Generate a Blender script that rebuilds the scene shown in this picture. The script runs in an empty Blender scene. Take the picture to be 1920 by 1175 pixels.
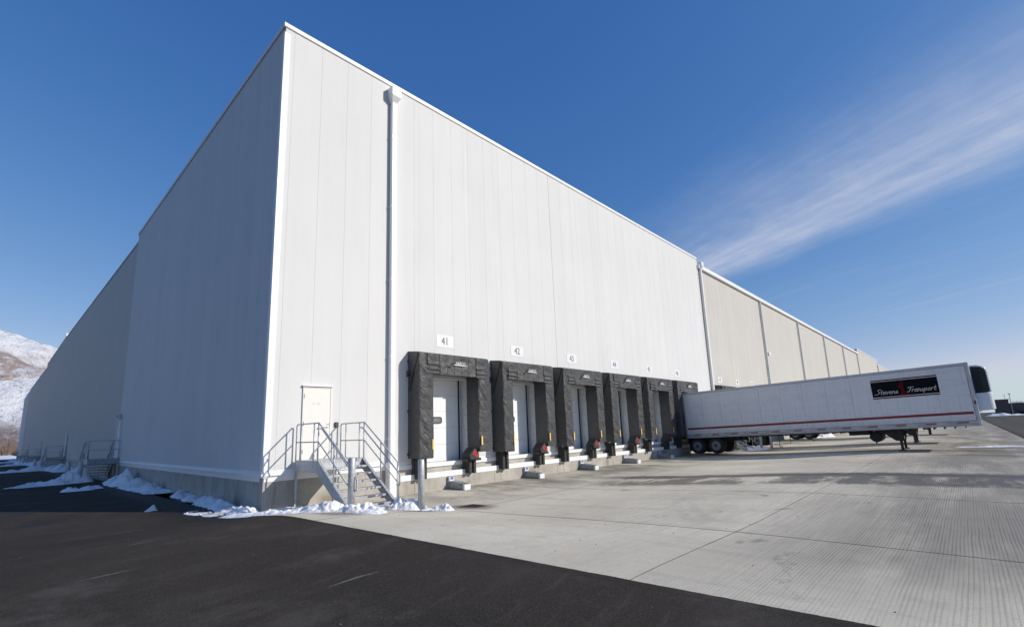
import bpy, bmesh, math, random
from mathutils import Vector, Matrix, noise as mnoise

random.seed(7)
sc = bpy.context.scene
col = sc.collection
R = math.radians

# ------------------------------------------------------------------ camera
cam_d = bpy.data.cameras.new("camera")
cam_d.sensor_width = 36.0
cam_d.lens = 901.23 / 1920 * 36.0
cam_d.shift_y = 58.5 / 1920
cam_d.clip_start = 0.1
cam_d.clip_end = 30000
cam = bpy.data.objects.new("camera", cam_d)
col.objects.link(cam)
r_ = Vector((0.68369883, -0.72882221, -0.03706883))
u_ = Vector((-0.10232131, -0.1460325, 0.98397401))
f_ = Vector((0.72255537, 0.66894895, 0.1744163))
cam.matrix_world = Matrix(((r_.x, u_.x, -f_.x, -5.4513), (r_.y, u_.y, -f_.y, -14.9899),
                           (r_.z, u_.z, -f_.z, 2.118), (0, 0, 0, 1)))
sc.camera = cam

# ------------------------------------------------------------------ light
SUN = Vector((0.58, -1.0, 0.59)).normalized()          # towards the sun
sun_el = math.asin(SUN.z)
sun_rot = math.atan2(SUN.x, SUN.y)
w = bpy.data.worlds.new("World")
sc.world = w
w.use_nodes = True
wt = w.node_tree
wt.nodes.clear()


class NB:
    """small node-building helper"""
    def __init__(s, tree):
        s.t = tree

    def n(s, typ, **kw):
        nd = s.t.nodes.new(typ)
        for k, v in kw.items():
            setattr(nd, k, v)
        return nd

    def put(s, sock, v):
        if isinstance(v, bpy.types.NodeSocket):
            s.t.links.new(v, sock)
        elif v is not None:
            if sock.type == 'RGBA' and isinstance(v, (tuple, list)) and len(v) == 3:
                v = (*v, 1)
            sock.default_value = v

    def math(s, op, a, b=None, c=None, clamp=False):
        nd = s.n('ShaderNodeMath', operation=op, use_clamp=clamp)
        s.put(nd.inputs[0], a)
        s.put(nd.inputs[1], b)
        if c is not None:
            s.put(nd.inputs[2], c)
        return nd.outputs[0]

    def vmath(s, op, a, b=None):
        nd = s.n('ShaderNodeVectorMath', operation=op)
        s.put(nd.inputs[0], a)
        s.put(nd.inputs[1], b)
        return nd.outputs['Value'] if op == 'DOT_PRODUCT' else nd.outputs[0]

    def noise(s, vec, scale, detail=4, rough=0.55, dist=0.0):
        nd = s.n('ShaderNodeTexNoise')
        s.put(nd.inputs['Vector'], vec)
        nd.inputs['Scale'].default_value = scale
        nd.inputs['Detail'].default_value = detail
        nd.inputs['Roughness'].default_value = rough
        nd.inputs['Distortion'].default_value = dist
        return nd.outputs['Fac']

    def ss(s, v, a, b, o0=0.0, o1=1.0):
        nd = s.n('ShaderNodeMapRange', interpolation_type='SMOOTHSTEP')
        s.put(nd.inputs['Value'], v)
        nd.inputs['From Min'].default_value = a
        nd.inputs['From Max'].default_value = b
        nd.inputs['To Min'].default_value = o0
        nd.inputs['To Max'].default_value = o1
        return nd.outputs['Result']

    def lin(s, v, a, b, o0=0.0, o1=1.0):
        nd = s.n('ShaderNodeMapRange')
        s.put(nd.inputs['Value'], v)
        nd.inputs['From Min'].default_value = a
        nd.inputs['From Max'].default_value = b
        nd.inputs['To Min'].default_value = o0
        nd.inputs['To Max'].default_value = o1
        return nd.outputs['Result']

    def mix(s, fac, a, b, mode='MIX'):
        nd = s.n('ShaderNodeMix', data_type='RGBA', blend_type=mode)
        s.put(nd.inputs[0], fac)
        s.put(nd.inputs[6], a)
        s.put(nd.inputs[7], b)
        return nd.outputs[2]

    def xyz(s, v):
        nd = s.n('ShaderNodeSeparateXYZ')
        s.put(nd.inputs[0], v)
        return nd.outputs

    def comb(s, x, y, z):
        nd = s.n('ShaderNodeCombineXYZ')
        for i, v in enumerate((x, y, z)):
            s.put(nd.inputs[i], v)
        return nd.outputs[0]

    def bump(s, h, strength=0.3, dist=0.02, normal=None):
        nd = s.n('ShaderNodeBump')
        s.put(nd.inputs['Height'], h)
        nd.inputs['Strength'].default_value = strength
        nd.inputs['Distance'].default_value = dist
        if normal is not None:
            s.put(nd.inputs['Normal'], normal)
        return nd.outputs[0]


b = NB(wt)
sky = b.n('ShaderNodeTexSky', sky_type='NISHITA', sun_disc=False)
sky.sun_elevation = sun_el
sky.sun_rotation = sun_rot
sky.altitude = 1300
sky.air_density = 1.0
sky.dust_density = 0.4
sky.ozone_density = 3.0
tc = b.n('ShaderNodeTexCoord')
d = tc.outputs['Generated']
dx, dy, dz = b.xyz(d)
zz = b.math('MAXIMUM', dz, 0.03)
px_ = b.math('DIVIDE', dx, zz)
py_ = b.math('DIVIDE', dy, zz)
# cirrus: a streak on a high flat layer, its own axis (.487,.873)
sp = b.math('SUBTRACT', b.math('MULTIPLY', px_, 0.873), b.math('MULTIPLY', py_, 0.487))
lp = b.math('ADD', b.math('MULTIPLY', px_, 0.487), b.math('MULTIPLY', py_, 0.873))
cv = b.comb(b.math('MULTIPLY', sp, 1.0), b.math('MULTIPLY', lp, 0.22), 0.0)
n1 = b.noise(cv, 2.6, 7, 0.6, 0.6)
n2 = b.noise(b.comb(sp, b.math('MULTIPLY', lp, 0.1), 3.0), 9.0, 5, 0.6, 0.4)
n3 = b.noise(b.comb(sp, lp, 7.0), 5.0, 6, 0.62, 0.5)
wob = b.math('MULTIPLY', b.math('SUBTRACT', b.noise(b.comb(sp, lp, 1.0), 1.4, 5, 0.55), 0.5), 0.45)
s2 = b.math('ADD', sp, wob)
lo = b.ss(s2, 1.2, 2.4)
hi = b.ss(s2, 2.2, 2.74, 1.0, 0.0)
band = b.math('MULTIPLY', lo, hi)
tex = b.math('ADD', b.math('MULTIPLY', b.ss(n1, 0.25, 0.75), 0.34), b.math('MULTIPLY', b.ss(n2, 0.35, 0.7), 0.2))
tex = b.math('ADD', tex, b.math('ADD', b.math('MULTIPLY', b.ss(n3, 0.38, 0.72), 0.16), 0.27))
c1 = b.math('MULTIPLY', band, tex)
wisps = b.math('MULTIPLY', b.ss(n1, 0.5, 0.9), 0.16)
cl = b.math('ADD', b.math('MULTIPLY', c1, 1.0), b.math('MULTIPLY', wisps, b.ss(sp, 0.6, 2.6)), clamp=True)
cl = b.math('MULTIPLY', cl, b.ss(dz, 0.02, 0.2))
# colour response of the deep winter blue: each channel keeps its own slope with the sky's brightness
SKY_STR = 0.107
sep = b.n('ShaderNodeSeparateColor')
b.put(sep.inputs[0], sky.outputs[0])
chan = []
for k, (gain, gam, top) in enumerate(((1.55, 1.3, 0.45), (0.85, 0.85, 0.82), (0.815, 0.52, 1.0))):
    v = b.math('MINIMUM', b.math('MULTIPLY', sep.outputs[k], 0.1), top)
    chan.append(b.math('MULTIPLY', b.math('POWER', v, gam), gain * 10))
comb = b.n('ShaderNodeCombineColor')
for k in range(3):
    b.put(comb.inputs[k], chan[k])
air = b.mix(b.math('MULTIPLY', b.math('POWER', b.ss(dz, -0.02, 0.14, 1.0, 0.0), 2.0), 0.7), comb.outputs[0], (4.9, 5.8, 6.7))   # pale air low in the sky
cmix = b.mix(cl, air, (5.2, 5.7, 7.0))
bg = b.n('ShaderNodeBackground')
b.put(bg.inputs[0], cmix)
bg.inputs[1].default_value = SKY_STR
wo = b.n('ShaderNodeOutputWorld')
wt.links.new(bg.outputs[0], wo.inputs[0])

sl = bpy.data.lights.new("sun", 'SUN')
sl.energy = 4.0
sl.angle = R(0.53)
sl.color = (1.0, 0.94, 0.85)
so = bpy.data.objects.new("sun", sl)
col.objects.link(so)
so.rotation_euler = (-SUN).to_track_quat('-Z', 'Y').to_euler()
so.location = (30, -50, 40)

sc.view_settings.view_transform = 'Standard'
sc.view_settings.look = 'None'
sc.view_settings.exposure = 0.0
sc.view_settings.gamma = 1.0
sc.view_settings.use_curve_mapping = False
sc.cycles.max_bounces = 6

# ------------------------------------------------------------------ materials
def material(name):
    m = bpy.data.materials.new(name)
    m.use_nodes = True
    nt = m.node_tree
    bs = nt.nodes['Principled BSDF']
    return m, NB(nt), bs


def pos(b):
    return b.n('ShaderNodeNewGeometry').outputs['Position']


def objc(b):
    return b.n('ShaderNodeTexCoord').outputs['Object']


def scaled(b, v, s):
    return b.vmath('MULTIPLY', v, s)


def simple(name, c, rough=0.5, metal=0.0, var=0.12, nscale=6.0, bump=0.0, bscale=60, spec=None, stretch=(1, 1, 1)):
    m, b, bs = material(name)
    v = scaled(b, objc(b), stretch)
    f = b.noise(v, nscale, 5, 0.6)
    lo = tuple(x * (1 - var) for x in c)
    hi = tuple(min(1, x * (1 + var)) for x in c)
    b.put(bs.inputs['Base Color'], b.mix(b.ss(f, 0.25, 0.75), lo, hi))
    b.put(bs.inputs['Roughness'], b.lin(f, 0.3, 0.7, rough - 0.06, rough + 0.08))
    bs.inputs['Metallic'].default_value = metal
    if spec is not None:
        bs.inputs['Specular IOR Level'].default_value = spec
    if bump:
        b.put(bs.inputs['Normal'], b.bump(b.noise(v, bscale, 4, 0.6), bump, 0.01))
    return m


def panel_mat(name, c, streak=0.05):
    m, b, bs = material(name)
    p = pos(b)
    oi = b.n('ShaderNodeObjectInfo').outputs['Random']
    f1 = b.noise(scaled(b, p, (1.6, 1.6, 0.12)), 1.5, 5, 0.6)     # rain streaks
    f2 = b.noise(p, 0.35, 3, 0.5)
    k = b.math('ADD', b.lin(f1, 0.25, 0.75, 1 - streak, 1.0), b.lin(f2, 0.3, 0.7, -0.02, 0.015))
    k = b.math('ADD', k, b.lin(oi, 0, 1, -0.016, 0.014))
    base = b.mix(1.0, c, b.comb(k, k, k), 'MULTIPLY')
    zc = b.xyz(p)[2]
    grime = b.math('MULTIPLY', b.ss(zc, 1.0, 2.0, 1, 0), b.ss(f1, 0.4, 0.7))
    base = b.mix(b.math('MULTIPLY', grime, 0.18), base, (0.5, 0.46, 0.4))
    b.put(bs.inputs['Base Color'], base)
    bs.inputs['Roughness'].default_value = 0.6
    bs.inputs['Specular IOR Level'].default_value = 0.12
    oil = b.noise(scaled(b, p, (1, 1, 0.35)), 1.3, 2, 0.5)
    h = b.math('MULTIPLY', oil, 0.008)
    b.put(bs.inputs['Normal'], b.bump(h, 0.5, 1.0))
    return m


M = {}
M['white_panel'] = panel_mat('white_panel', (0.695, 0.69, 0.675))
M['beige_panel'] = panel_mat('beige_panel', (0.585, 0.56, 0.51), 0.1)
M['white_trim'] = simple('white_trim', (0.84, 0.84, 0.835), 0.38, var=0.03)
M['grey_trim'] = simple('grey_trim', (0.6, 0.62, 0.63), 0.4, var=0.05)
M['cream_door'] = simple('cream_door', (0.76, 0.735, 0.68), 0.42, var=0.02)
M['dark_metal'] = simple('dark_metal', (0.06, 0.06, 0.065), 0.5, 0.2)
M['steel'] = simple('steel', (0.55, 0.55, 0.56), 0.35, 0.7, var=0.1)
M['dock_door'] = simple('dock_door', (0.86, 0.87, 0.87), 0.45, var=0.03, stretch=(1, 1, 0.3))
M['reveal'] = simple('reveal', (0.6, 0.62, 0.63), 0.55, var=0.08)
M['galv'] = simple('galv', (0.46, 0.475, 0.49), 0.45, 0.35, var=0.2, nscale=14, stretch=(1, 1, 0.6))
M['galv_dark'] = simple('galv_dark', (0.3, 0.32, 0.34), 0.5, 0.3, var=0.25, nscale=9)
M['rubber'] = simple('rubber', (0.035, 0.034, 0.033), 0.75, var=0.3, nscale=8, bump=0.2)
M['black'] = simple('black', (0.012, 0.012, 0.013), 0.6, var=0.2)
M['yellow'] = simple('yellow', (0.9, 0.56, 0.16), 0.5, var=0.05)
M['red_label'] = simple('red_label', (0.42, 0.035, 0.03), 0.45, var=0.08)
M['blue'] = simple('blue', (0.12, 0.14, 0.5), 0.5, var=0.1)
M['sealant'] = simple('sealant', (0.13, 0.12, 0.105), 0.85, var=0.7, nscale=1.3)
M['ink'] = simple('ink', (0.03, 0.03, 0.035), 0.6, var=0.1)
M['sign_white'] = simple('sign_white', (0.755, 0.755, 0.76), 0.45, var=0.02)
M['logo_white'] = simple('logo_white', (0.75, 0.75, 0.75), 0.5, var=0.05)
M['tyre'] = simple('tyre', (0.018, 0.018, 0.019), 0.8, var=0.3, nscale=20)
M['rim'] = simple('rim', (0.2, 0.2, 0.21), 0.45, 0.3, var=0.2)
M['chassis'] = simple('chassis', (0.025, 0.024, 0.024), 0.6, 0.2, var=0.4)
M['rust_leg'] = simple('rust_leg', (0.05, 0.035, 0.03), 0.7, 0.1, var=0.4, nscale=14)
M['alu'] = simple('alu', (0.5, 0.5, 0.51), 0.45, 0.4, var=0.1, stretch=(1, 0.2, 1))
M['reefer_white'] = simple('reefer_white', (0.8, 0.81, 0.82), 0.3, var=0.03)
M['tape_red'] = simple('tape_red', (0.3, 0.03, 0.03), 0.5, var=0.2)
M['rail_grey'] = simple('rail_grey', (0.42, 0.415, 0.41), 0.5, 0.3, var=0.2, stretch=(1, 0.3, 1))
M['red_stripe'] = simple('red_stripe', (0.22, 0.014, 0.02), 0.4, var=0.12)
M['sign_black'] = simple('sign_black', (0.008, 0.009, 0.012), 0.6, var=0.2, spec=0.05)
M['sign_red'] = simple('sign_red', (0.10, 0.01, 0.012), 0.7, var=0.15, spec=0.05)
M['sign_grey'] = simple('sign_grey', (0.6, 0.55, 0.53), 0.5, var=0.1)
M['roof_grey'] = simple('roof_grey', (0.55, 0.55, 0.54), 0.7)
M['brick'] = simple('brick', (0.16, 0.1, 0.09), 0.8, var=0.2, nscale=0.6)
M['far_wall'] = simple('far_wall', (0.18, 0.14, 0.13), 0.8, var=0.2, nscale=0.4)
M['far_glass'] = simple('far_glass', (0.05, 0.06, 0.09), 0.2, var=0.2)
M['door_glass'] = simple('door_glass', (0.2, 0.205, 0.215), 0.15, var=0.3, nscale=9)
M['pole'] = simple('pole', (0.3, 0.3, 0.32), 0.5, 0.3)
M['bark'] = simple('bark', (0.09, 0.07, 0.06), 0.9, var=0.3)
M['evergreen'] = simple('evergreen', (0.03, 0.04, 0.04), 0.9, var=0.4, nscale=1.5)
M['twig'] = simple('twig', (0.26, 0.19, 0.15), 0.95, var=0.35, nscale=0.15)
M['twig_pale'] = simple('twig_pale', (0.24, 0.21, 0.22), 0.95, var=0.3, nscale=0.15)

# lamp glass (not lit)
M['lamp_lens'] = simple('lamp_lens', (0.75, 0.75, 0.73), 0.25, var=0.03)

# trailer side: dirty white aluminium
m, b, bs = material('trailer_white')
p = objc(b)
x, y, z = b.xyz(p)
f = b.noise(scaled(b, p, (1, 0.4, 1.4)), 2.2, 6, 0.65)
g = b.noise(scaled(b, p, (3, 3, 0.3)), 2.5, 5, 0.6)
base = b.mix(b.math('MULTIPLY', b.ss(f, 0.35, 0.75), 0.45), (0.76, 0.765, 0.775), (0.58, 0.585, 0.6))
base = b.mix(b.math('MULTIPLY', b.ss(g, 0.5, 0.75), 0.25), base, (0.38, 0.37, 0.36))
base = b.mix(b.math('MULTIPLY', b.ss(z, 0.0, 1.0, 1, 0), b.ss(f, 0.3, 0.7, 0.05, 0.4)), base, (0.3, 0.28, 0.27))
b.put(bs.inputs['Base Color'], base)
bs.inputs['Roughness'].default_value = 0.4
b.put(bs.inputs['Normal'], b.bump(b.noise(p, 3.0, 3), 0.15, 0.02))
M['trailer_white'] = m

# fabric of the dock shelters
m, b, bs = material('shelter_fabric')
p = pos(b)
x, y, z = b.xyz(p)
f = b.noise(p, 5, 6, 0.65, 0.5)
fw = b.noise(scaled(b, b.vmath('ADD', p, b.comb(b.math('MULTIPLY', z, 0.6), 0, 0)), (3.2, 1, 1.1)), 2.6, 3, 0.5, 1.2)
base = b.mix(b.ss(f, 0.25, 0.75), (0.052, 0.052, 0.0525), (0.08, 0.0795, 0.079))
base = b.mix(b.math('MULTIPLY', b.ss(b.noise(p, 1.7, 5, 0.7), 0.5, 0.8), 0.3), base, (0.085, 0.083, 0.08))
b.put(bs.inputs['Base Color'], base)
bs.inputs['Roughness'].default_value = 0.47
bs.inputs['Specular IOR Level'].default_value = 0.42
hh = b.math('ADD', b.math('MULTIPLY', fw, 0.06), b.math('MULTIPLY', f, 0.002))
b.put(bs.inputs['Normal'], b.bump(hh, 0.55, 1.0))
M['fabric'] = m

# cast concrete of the foundation
m, b, bs = material('cast_concrete')
p = pos(b)
x, y, z = b.xyz(p)
hz = b.math('ADD', x, y)
f = b.noise(p, 1.3, 6, 0.6)
st = b.noise(b.comb(hz, 0.0, b.math('MULTIPLY', z, 0.12)), 4.0, 5, 0.65)
fine = b.noise(p, 28, 4, 0.6)
base = b.mix(b.ss(f, 0.25, 0.75), (0.36, 0.33, 0.285), (0.5, 0.465, 0.41))
base = b.mix(b.math('MULTIPLY', b.ss(st, 0.5, 0.72), 0.55), base, (0.22, 0.19, 0.15))
blob = b.noise(b.comb(hz, 0.0, b.math('MULTIPLY', z, 0.8)), 0.75, 3, 0.5)
damp = b.math('MULTIPLY', b.ss(blob, 0.52, 0.68), b.ss(z, 0.15, 0.6, 1, 0))
base = b.mix(b.math('MULTIPLY', damp, 0.7), base, (0.17, 0.13, 0.09))
base = b.mix(b.lin(fine, 0.3, 0.7, 0.0, 0.16), base, (0.2, 0.19, 0.17))
b.put(bs.inputs['Base Color'], base)
bs.inputs['Roughness'].default_value = 0.85
b.put(bs.inputs['Normal'], b.bump(fine, 0.35, 0.01))
M['cast_concrete'] = m

# asphalt
m, b, bs = material('asphalt')
p = pos(b)
x, y, z = b.xyz(p)
big = b.noise(p, 0.16, 6, 0.62)
rot = b.comb(b.math('ADD', b.math('MULTIPLY', x, 0.22), b.math('MULTIPLY', y, 0.05)),
             b.math('SUBTRACT', b.math('MULTIPLY', y, 1.0), b.math('MULTIPLY', x, 0.18)), 0.0)
strk = b.noise(rot, 1.1, 6, 0.65, 0.3)
fine = b.noise(p, 70, 3, 0.7)
mid = b.noise(p, 9, 5, 0.7)
vor = b.n('ShaderNodeTexVoronoi')
b.put(vor.inputs['Vector'], p)
vor.inputs['Scale'].default_value = 130
base = b.mix(b.ss(big, 0.3, 0.7), (0.033, 0.0262, 0.0202), (0.053, 0.0425, 0.0335))
strk2 = b.noise(b.comb(b.math('ADD', b.math('MULTIPLY', x, 0.1), b.math('MULTIPLY', y, 0.05)), b.math('SUBTRACT', b.math('MULTIPLY', y, 1.0), b.math('MULTIPLY', x, 0.3)), 6.0), 4.5, 6, 0.7, 0.2)
base = b.mix(b.math('MULTIPLY', b.ss(strk, 0.48, 0.75), 0.55), base, (0.085, 0.073, 0.063))
base = b.mix(b.math('MULTIPLY', b.ss(strk2, 0.55, 0.75), 0.4), base, (0.10, 0.088, 0.078))
base = b.mix(b.math('MULTIPLY', b.ss(mid, 0.5, 0.75), 0.3), base, (0.095, 0.082, 0.07))
dk = b.noise(b.vmath('ADD', p, (3, 17, 2)), 0.55, 6, 0.66, 0.4)
base = b.mix(b.math('MULTIPLY', b.ss(dk, 0.52, 0.7), 0.5), base, (0.019, 0.0165, 0.0155))
base = b.mix(b.ss(fine, 0.42, 0.72, 0, 0.6), base, (0.11, 0.1, 0.09))
fine2 = b.noise(p, 150, 2, 0.6)
base = b.mix(b.ss(fine2, 0.5, 0.3, 0, 0.65), base, (0.012, 0.011, 0.0105))
spk = b.noise(p, 26, 2, 0.5)
base = b.mix(b.math('MULTIPLY', b.ss(spk, 0.71, 0.77), 0.5), base, (0.2, 0.175, 0.15))
# chalky patches in the open yard
dust = b.noise(b.vmath('ADD', p, (31, 7, 0)), 0.7, 6, 0.68)
base = b.mix(b.math('MULTIPLY', b.ss(dust, 0.52, 0.78), 0.45), base, (0.15, 0.132, 0.118))
old = b.math('MULTIPLY', b.math('MULTIPLY', b.ss(y, -17.6, -17.9), b.ss(x, 2.0, 14.0)), b.ss(b.noise(b.comb(b.math('MULTIPLY', x, 0.04), y, 3.0), 0.5, 5, 0.65), 0.2, 0.7, 0.35, 1.0))
base = b.mix(b.math('MULTIPLY', old, 0.75), base, (0.125, 0.114, 0.103))
dp = b.noise(b.vmath('ADD', p, (5, 3, 9)), 0.45, 6, 0.7)
wet = b.math('MULTIPLY', b.ss(dp, 0.5, 0.62), b.math('MULTIPLY', b.ss(x, -2.5, -4.5), b.math('MULTIPLY', b.ss(y, 0.5, 3.0), b.ss(y, 9.0, 14.0, 1, 0))))
base = b.mix(b.math('MULTIPLY', wet, 0.8), base, (0.018, 0.016, 0.0155))
jg = b.math('MULTIPLY', b.math('SUBTRACT', b.noise(p, 1.5, 6, 0.7), 0.5), 1.6)
ml = b.math('MULTIPLY', b.ss(b.math('ADD', x, jg), -2.3, -1.3), b.ss(y, -3.6, -2.2))
wet = b.math('MAXIMUM', wet, b.math('MULTIPLY', ml, 0.9))
base = b.mix(b.math('MULTIPLY', ml, 0.6), base, (0.02, 0.018, 0.017))
b.put(bs.inputs['Base Color'], base)
b.put(bs.inputs['Roughness'], b.lin(wet, 0, 1, 0.88, 0.5))
bs.inputs['Specular IOR Level'].default_value = 0.1
hh = b.math('ADD', b.math('MULTIPLY', vor.outputs['Distance'], 0.6), b.math('MULTIPLY', fine, 0.7))
b.put(bs.inputs['Normal'], b.bump(hh, 0.8, 0.010))
M['asphalt'] = m

# concrete apron
m, b, bs = material('apron_concrete')
p = pos(b)
x, y, z = b.xyz(p)
oi = b.n('ShaderNodeObjectInfo').outputs['Random']
big = b.noise(p, 0.22, 6, 0.6)
med = b.noise(p, 1.6, 6, 0.65)
trk = b.noise(b.comb(x, b.math('MULTIPLY', y, 0.09), 0.0), 1.7, 6, 0.62)      # drive marks, along y
fine = b.noise(p, 45, 4, 0.65)
tin = b.noise(b.comb(b.math('MULTIPLY', x, 0.12), y, 0.0), 20.0, 3, 0.6)
lane = b.math('ADD', y, b.math('MULTIPLY', b.noise(b.comb(b.math('MULTIPLY', x, 0.5), b.math('MULTIPLY', y, 0.5), 0), 1.0, 3), 0.05))
groove = b.math('ADD', b.math('MULTIPLY', b.math('SINE', b.math('MULTIPLY', lane, 2 * math.pi / 0.041)), 0.55), b.math('MULTIPLY', b.math('SUBTRACT', b.noise(b.comb(b.math('MULTIPLY', x, 0.5), b.math('MULTIPLY', lane, 22.0), 3.0), 1.0, 3, 0.6), 0.42), 2.4))
gm = b.math('MULTIPLY', b.ss(groove, 0.1, 0.9), b.ss(b.noise(b.comb(b.math('MULTIPLY', x, 0.3), y, 2.0), 0.9, 4), 0.25, 0.6, 0.3, 1.0))
gm = b.math('MULTIPLY', gm, b.math('MULTIPLY', b.ss(y, -6.0, -12.5, 0.3, 1.0), b.ss(x, -0.5, 5.0, 0.35, 1.0)))
base = b.mix(b.ss(big, 0.3, 0.7), (0.62, 0.56, 0.44), (0.78, 0.71, 0.57))
base = b.mix(b.lin(oi, 0, 1, 0, 0.25), base, (0.48, 0.435, 0.35))
base = b.mix(b.math('MULTIPLY', b.ss(med, 0.48, 0.75), 0.35), base, (0.38, 0.355, 0.3))
base = b.mix(b.math('MULTIPLY', b.ss(trk, 0.52, 0.72), 0.4), base, (0.33, 0.31, 0.275))
worn = b.math('MULTIPLY', b.ss(y, -11.3, -14.6), b.math('MULTIPLY', b.ss(x, -0.2, 2.4), b.ss(b.noise(b.comb(b.math('MULTIPLY', x, 0.25), y, 12.0), 0.7, 5, 0.6), 0.25, 0.6)))
base = b.mix(b.math('MULTIPLY', worn, 0.78), base, (0.21, 0.195, 0.168))
base = b.mix(b.math('MULTIPLY', gm, 0.6), base, (0.17, 0.15, 0.12))
fine3 = b.noise(p, 14, 6, 0.75)
base = b.mix(b.lin(fine, 0.35, 0.75, 0, 0.3), base, (0.28, 0.26, 0.23))
base = b.mix(b.ss(fine3, 0.5, 0.75, 0, 0.3), base, (0.26, 0.245, 0.215))
for (cx_, cy_, rad, wd_) in ((9.5, -17.5, 8.3, 0.16), (9.5, -17.5, 8.65, 0.16), (1.0, -20.0, 12.4, 0.14), (1.0, -20.0, 12.75, 0.14), (16.0, -22.0, 13.2, 0.2), (16.0, -22.0, 13.6, 0.2)):
    vv = b.vmath('SUBTRACT', b.comb(x, y, 0.0), (cx_, cy_, 0))
    dd_ = b.math('SQRT', b.vmath('DOT_PRODUCT', vv, vv))
    rg_ = b.ss(b.math('ABSOLUTE', b.math('SUBTRACT', dd_, rad)), wd_ * 0.4, wd_, 1, 0)
    base = b.mix(b.math('MULTIPLY', rg_, b.ss(b.noise(p, 0.6, 5, 0.7), 0.45, 0.68, 0.0, 0.16)), base, (0.2, 0.185, 0.155))
crk = b.n('ShaderNodeTexVoronoi', feature='DISTANCE_TO_EDGE')
b.put(crk.inputs['Vector'], b.vmath('ADD', b.vmath('MULTIPLY', p, (0.16, 0.16, 0.16)), b.vmath('MULTIPLY', b.comb(b.noise(p, 1.2, 6, 0.7), b.noise(b.vmath('ADD', p, (9, 9, 9)), 1.2, 6, 0.7), 0.0), (0.25, 0.25, 0))))
crk.inputs['Scale'].default_value = 1.0
base = b.mix(b.math('MULTIPLY', b.ss(crk.outputs['Distance'], 0.0006, 0.0022, 1, 0), b.ss(b.noise(p, 0.3, 3), 0.5, 0.6, 0, 0.55)), base, (0.12, 0.11, 0.1))
rust = b.noise(b.vmath('ADD', p, (11, 3, 0)), 0.5, 5, 0.7)
base = b.mix(b.math('MULTIPLY', b.ss(rust, 0.58, 0.75), 0.3), base, (0.42, 0.31, 0.2))
# melt water: a trickle between slabs, damp tracks, a damp strip by the wall
jag = b.math('MULTIPLY', b.math('SUBTRACT', b.noise(p, 1.3, 6, 0.7), 0.5), 1.5)
xc = b.math('ADD', b.math('SUBTRACT', x, jag), b.math('MULTIPLY', b.math('ADD', y, 6.5), 0.16))
tr = b.math('MULTIPLY', b.ss(xc, 12.3, 12.6), b.ss(xc, 13.3, 13.9, 1, 0))
tr = b.math('MULTIPLY', tr, b.ss(y, -2.0, -5.0))
tr2 = b.math('MULTIPLY', b.ss(xc, 9.6, 10.4), b.ss(xc, 12.4, 12.7, 1, 0))
tr2 = b.math('MULTIPLY', tr2, b.ss(b.noise(b.comb(b.math('MULTIPLY', x, 0.35), y, 4.0), 0.9, 5, 0.7), 0.42, 0.56))
tr2 = b.math('MULTIPLY', tr2, b.math('MULTIPLY', b.ss(y, -3.0, -6.0), 0.9))
dn = b.noise(b.comb(x, b.math('MULTIPLY', y, 0.6), 8.0), 0.55, 6, 0.7)
wallw = b.math('MULTIPLY', b.ss(y, -5.5, -2.0), b.ss(dn, 0.36, 0.6))
wallw = b.math('MULTIPLY', wallw, b.math('MULTIPLY', b.ss(x, 2.5, 6.0), 0.75))
far_w = b.math('MULTIPLY', b.ss(x, 17, 24), b.math('MULTIPLY', b.ss(b.noise(b.comb(x, b.math('MULTIPLY', y, 0.25), 5.0), 0.5, 6, 0.7), 0.5, 0.62), 0.7))
dv = b.vmath('SUBTRACT', p, (4.05, -4.4, 0.05))
ddx, ddy, _ = b.xyz(dv)
dr = b.math('ADD', b.math('MULTIPLY', ddx, ddx), b.math('MULTIPLY', b.math('MULTIPLY', ddy, ddy), 0.6))
drw = b.math('MULTIPLY', b.ss(b.math('ADD', dr, b.math('MULTIPLY', jag, 0.25)), 0.1, 0.55, 1, 0), 0.7)
melt = None
for (cx_, cy_, rad) in ((0.7, -3.7, 1.0), (2.5, -4.25, 0.9), (1.6, -3.2, 0.9), (0.2, -2.6, 0.8), (32.5, -3.2, 2.2), (31, -15.8, 1.8)):
    vv = b.vmath('SUBTRACT', b.comb(x, y, 0.0), (cx_, cy_, 0))
    dd_ = b.math('ADD', b.math('SQRT', b.vmath('DOT_PRODUCT', vv, vv)), b.math('MULTIPLY', jag, 0.45))
    q_ = b.ss(dd_, rad * 0.55, rad, 1, 0)
    melt = q_ if melt is None else b.math('MAXIMUM', melt, q_)
oil = b.math('MULTIPLY', b.ss(b.noise(b.vmath('ADD', p, (2, 8, 1)), 1.1, 3, 0.5), 0.68, 0.74), 0.5)
tr = b.math('MAXIMUM', tr, b.math('MAXIMUM', b.math('MULTIPLY', melt, 0.75), oil))
wetm = b.math('MAXIMUM', b.math('MAXIMUM', tr, tr2), b.math('MAXIMUM', wallw, b.math('MAXIMUM', far_w, drw)))
base = b.mix(b.math('MULTIPLY', wetm, 0.93), base, (0.105, 0.094, 0.075))
b.put(bs.inputs['Base Color'], base)
b.put(bs.inputs['Roughness'], b.lin(wetm, 0, 1, 0.85, 0.45))
bs.inputs['Specular IOR Level'].default_value = 0.15
hh = b.math('ADD', b.math('MULTIPLY', gm, -0.7), b.math('MULTIPLY', fine, 0.5))
b.put(bs.inputs['Normal'], b.bump(hh, 0.4, 0.006))
M['apron'] = m

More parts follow.
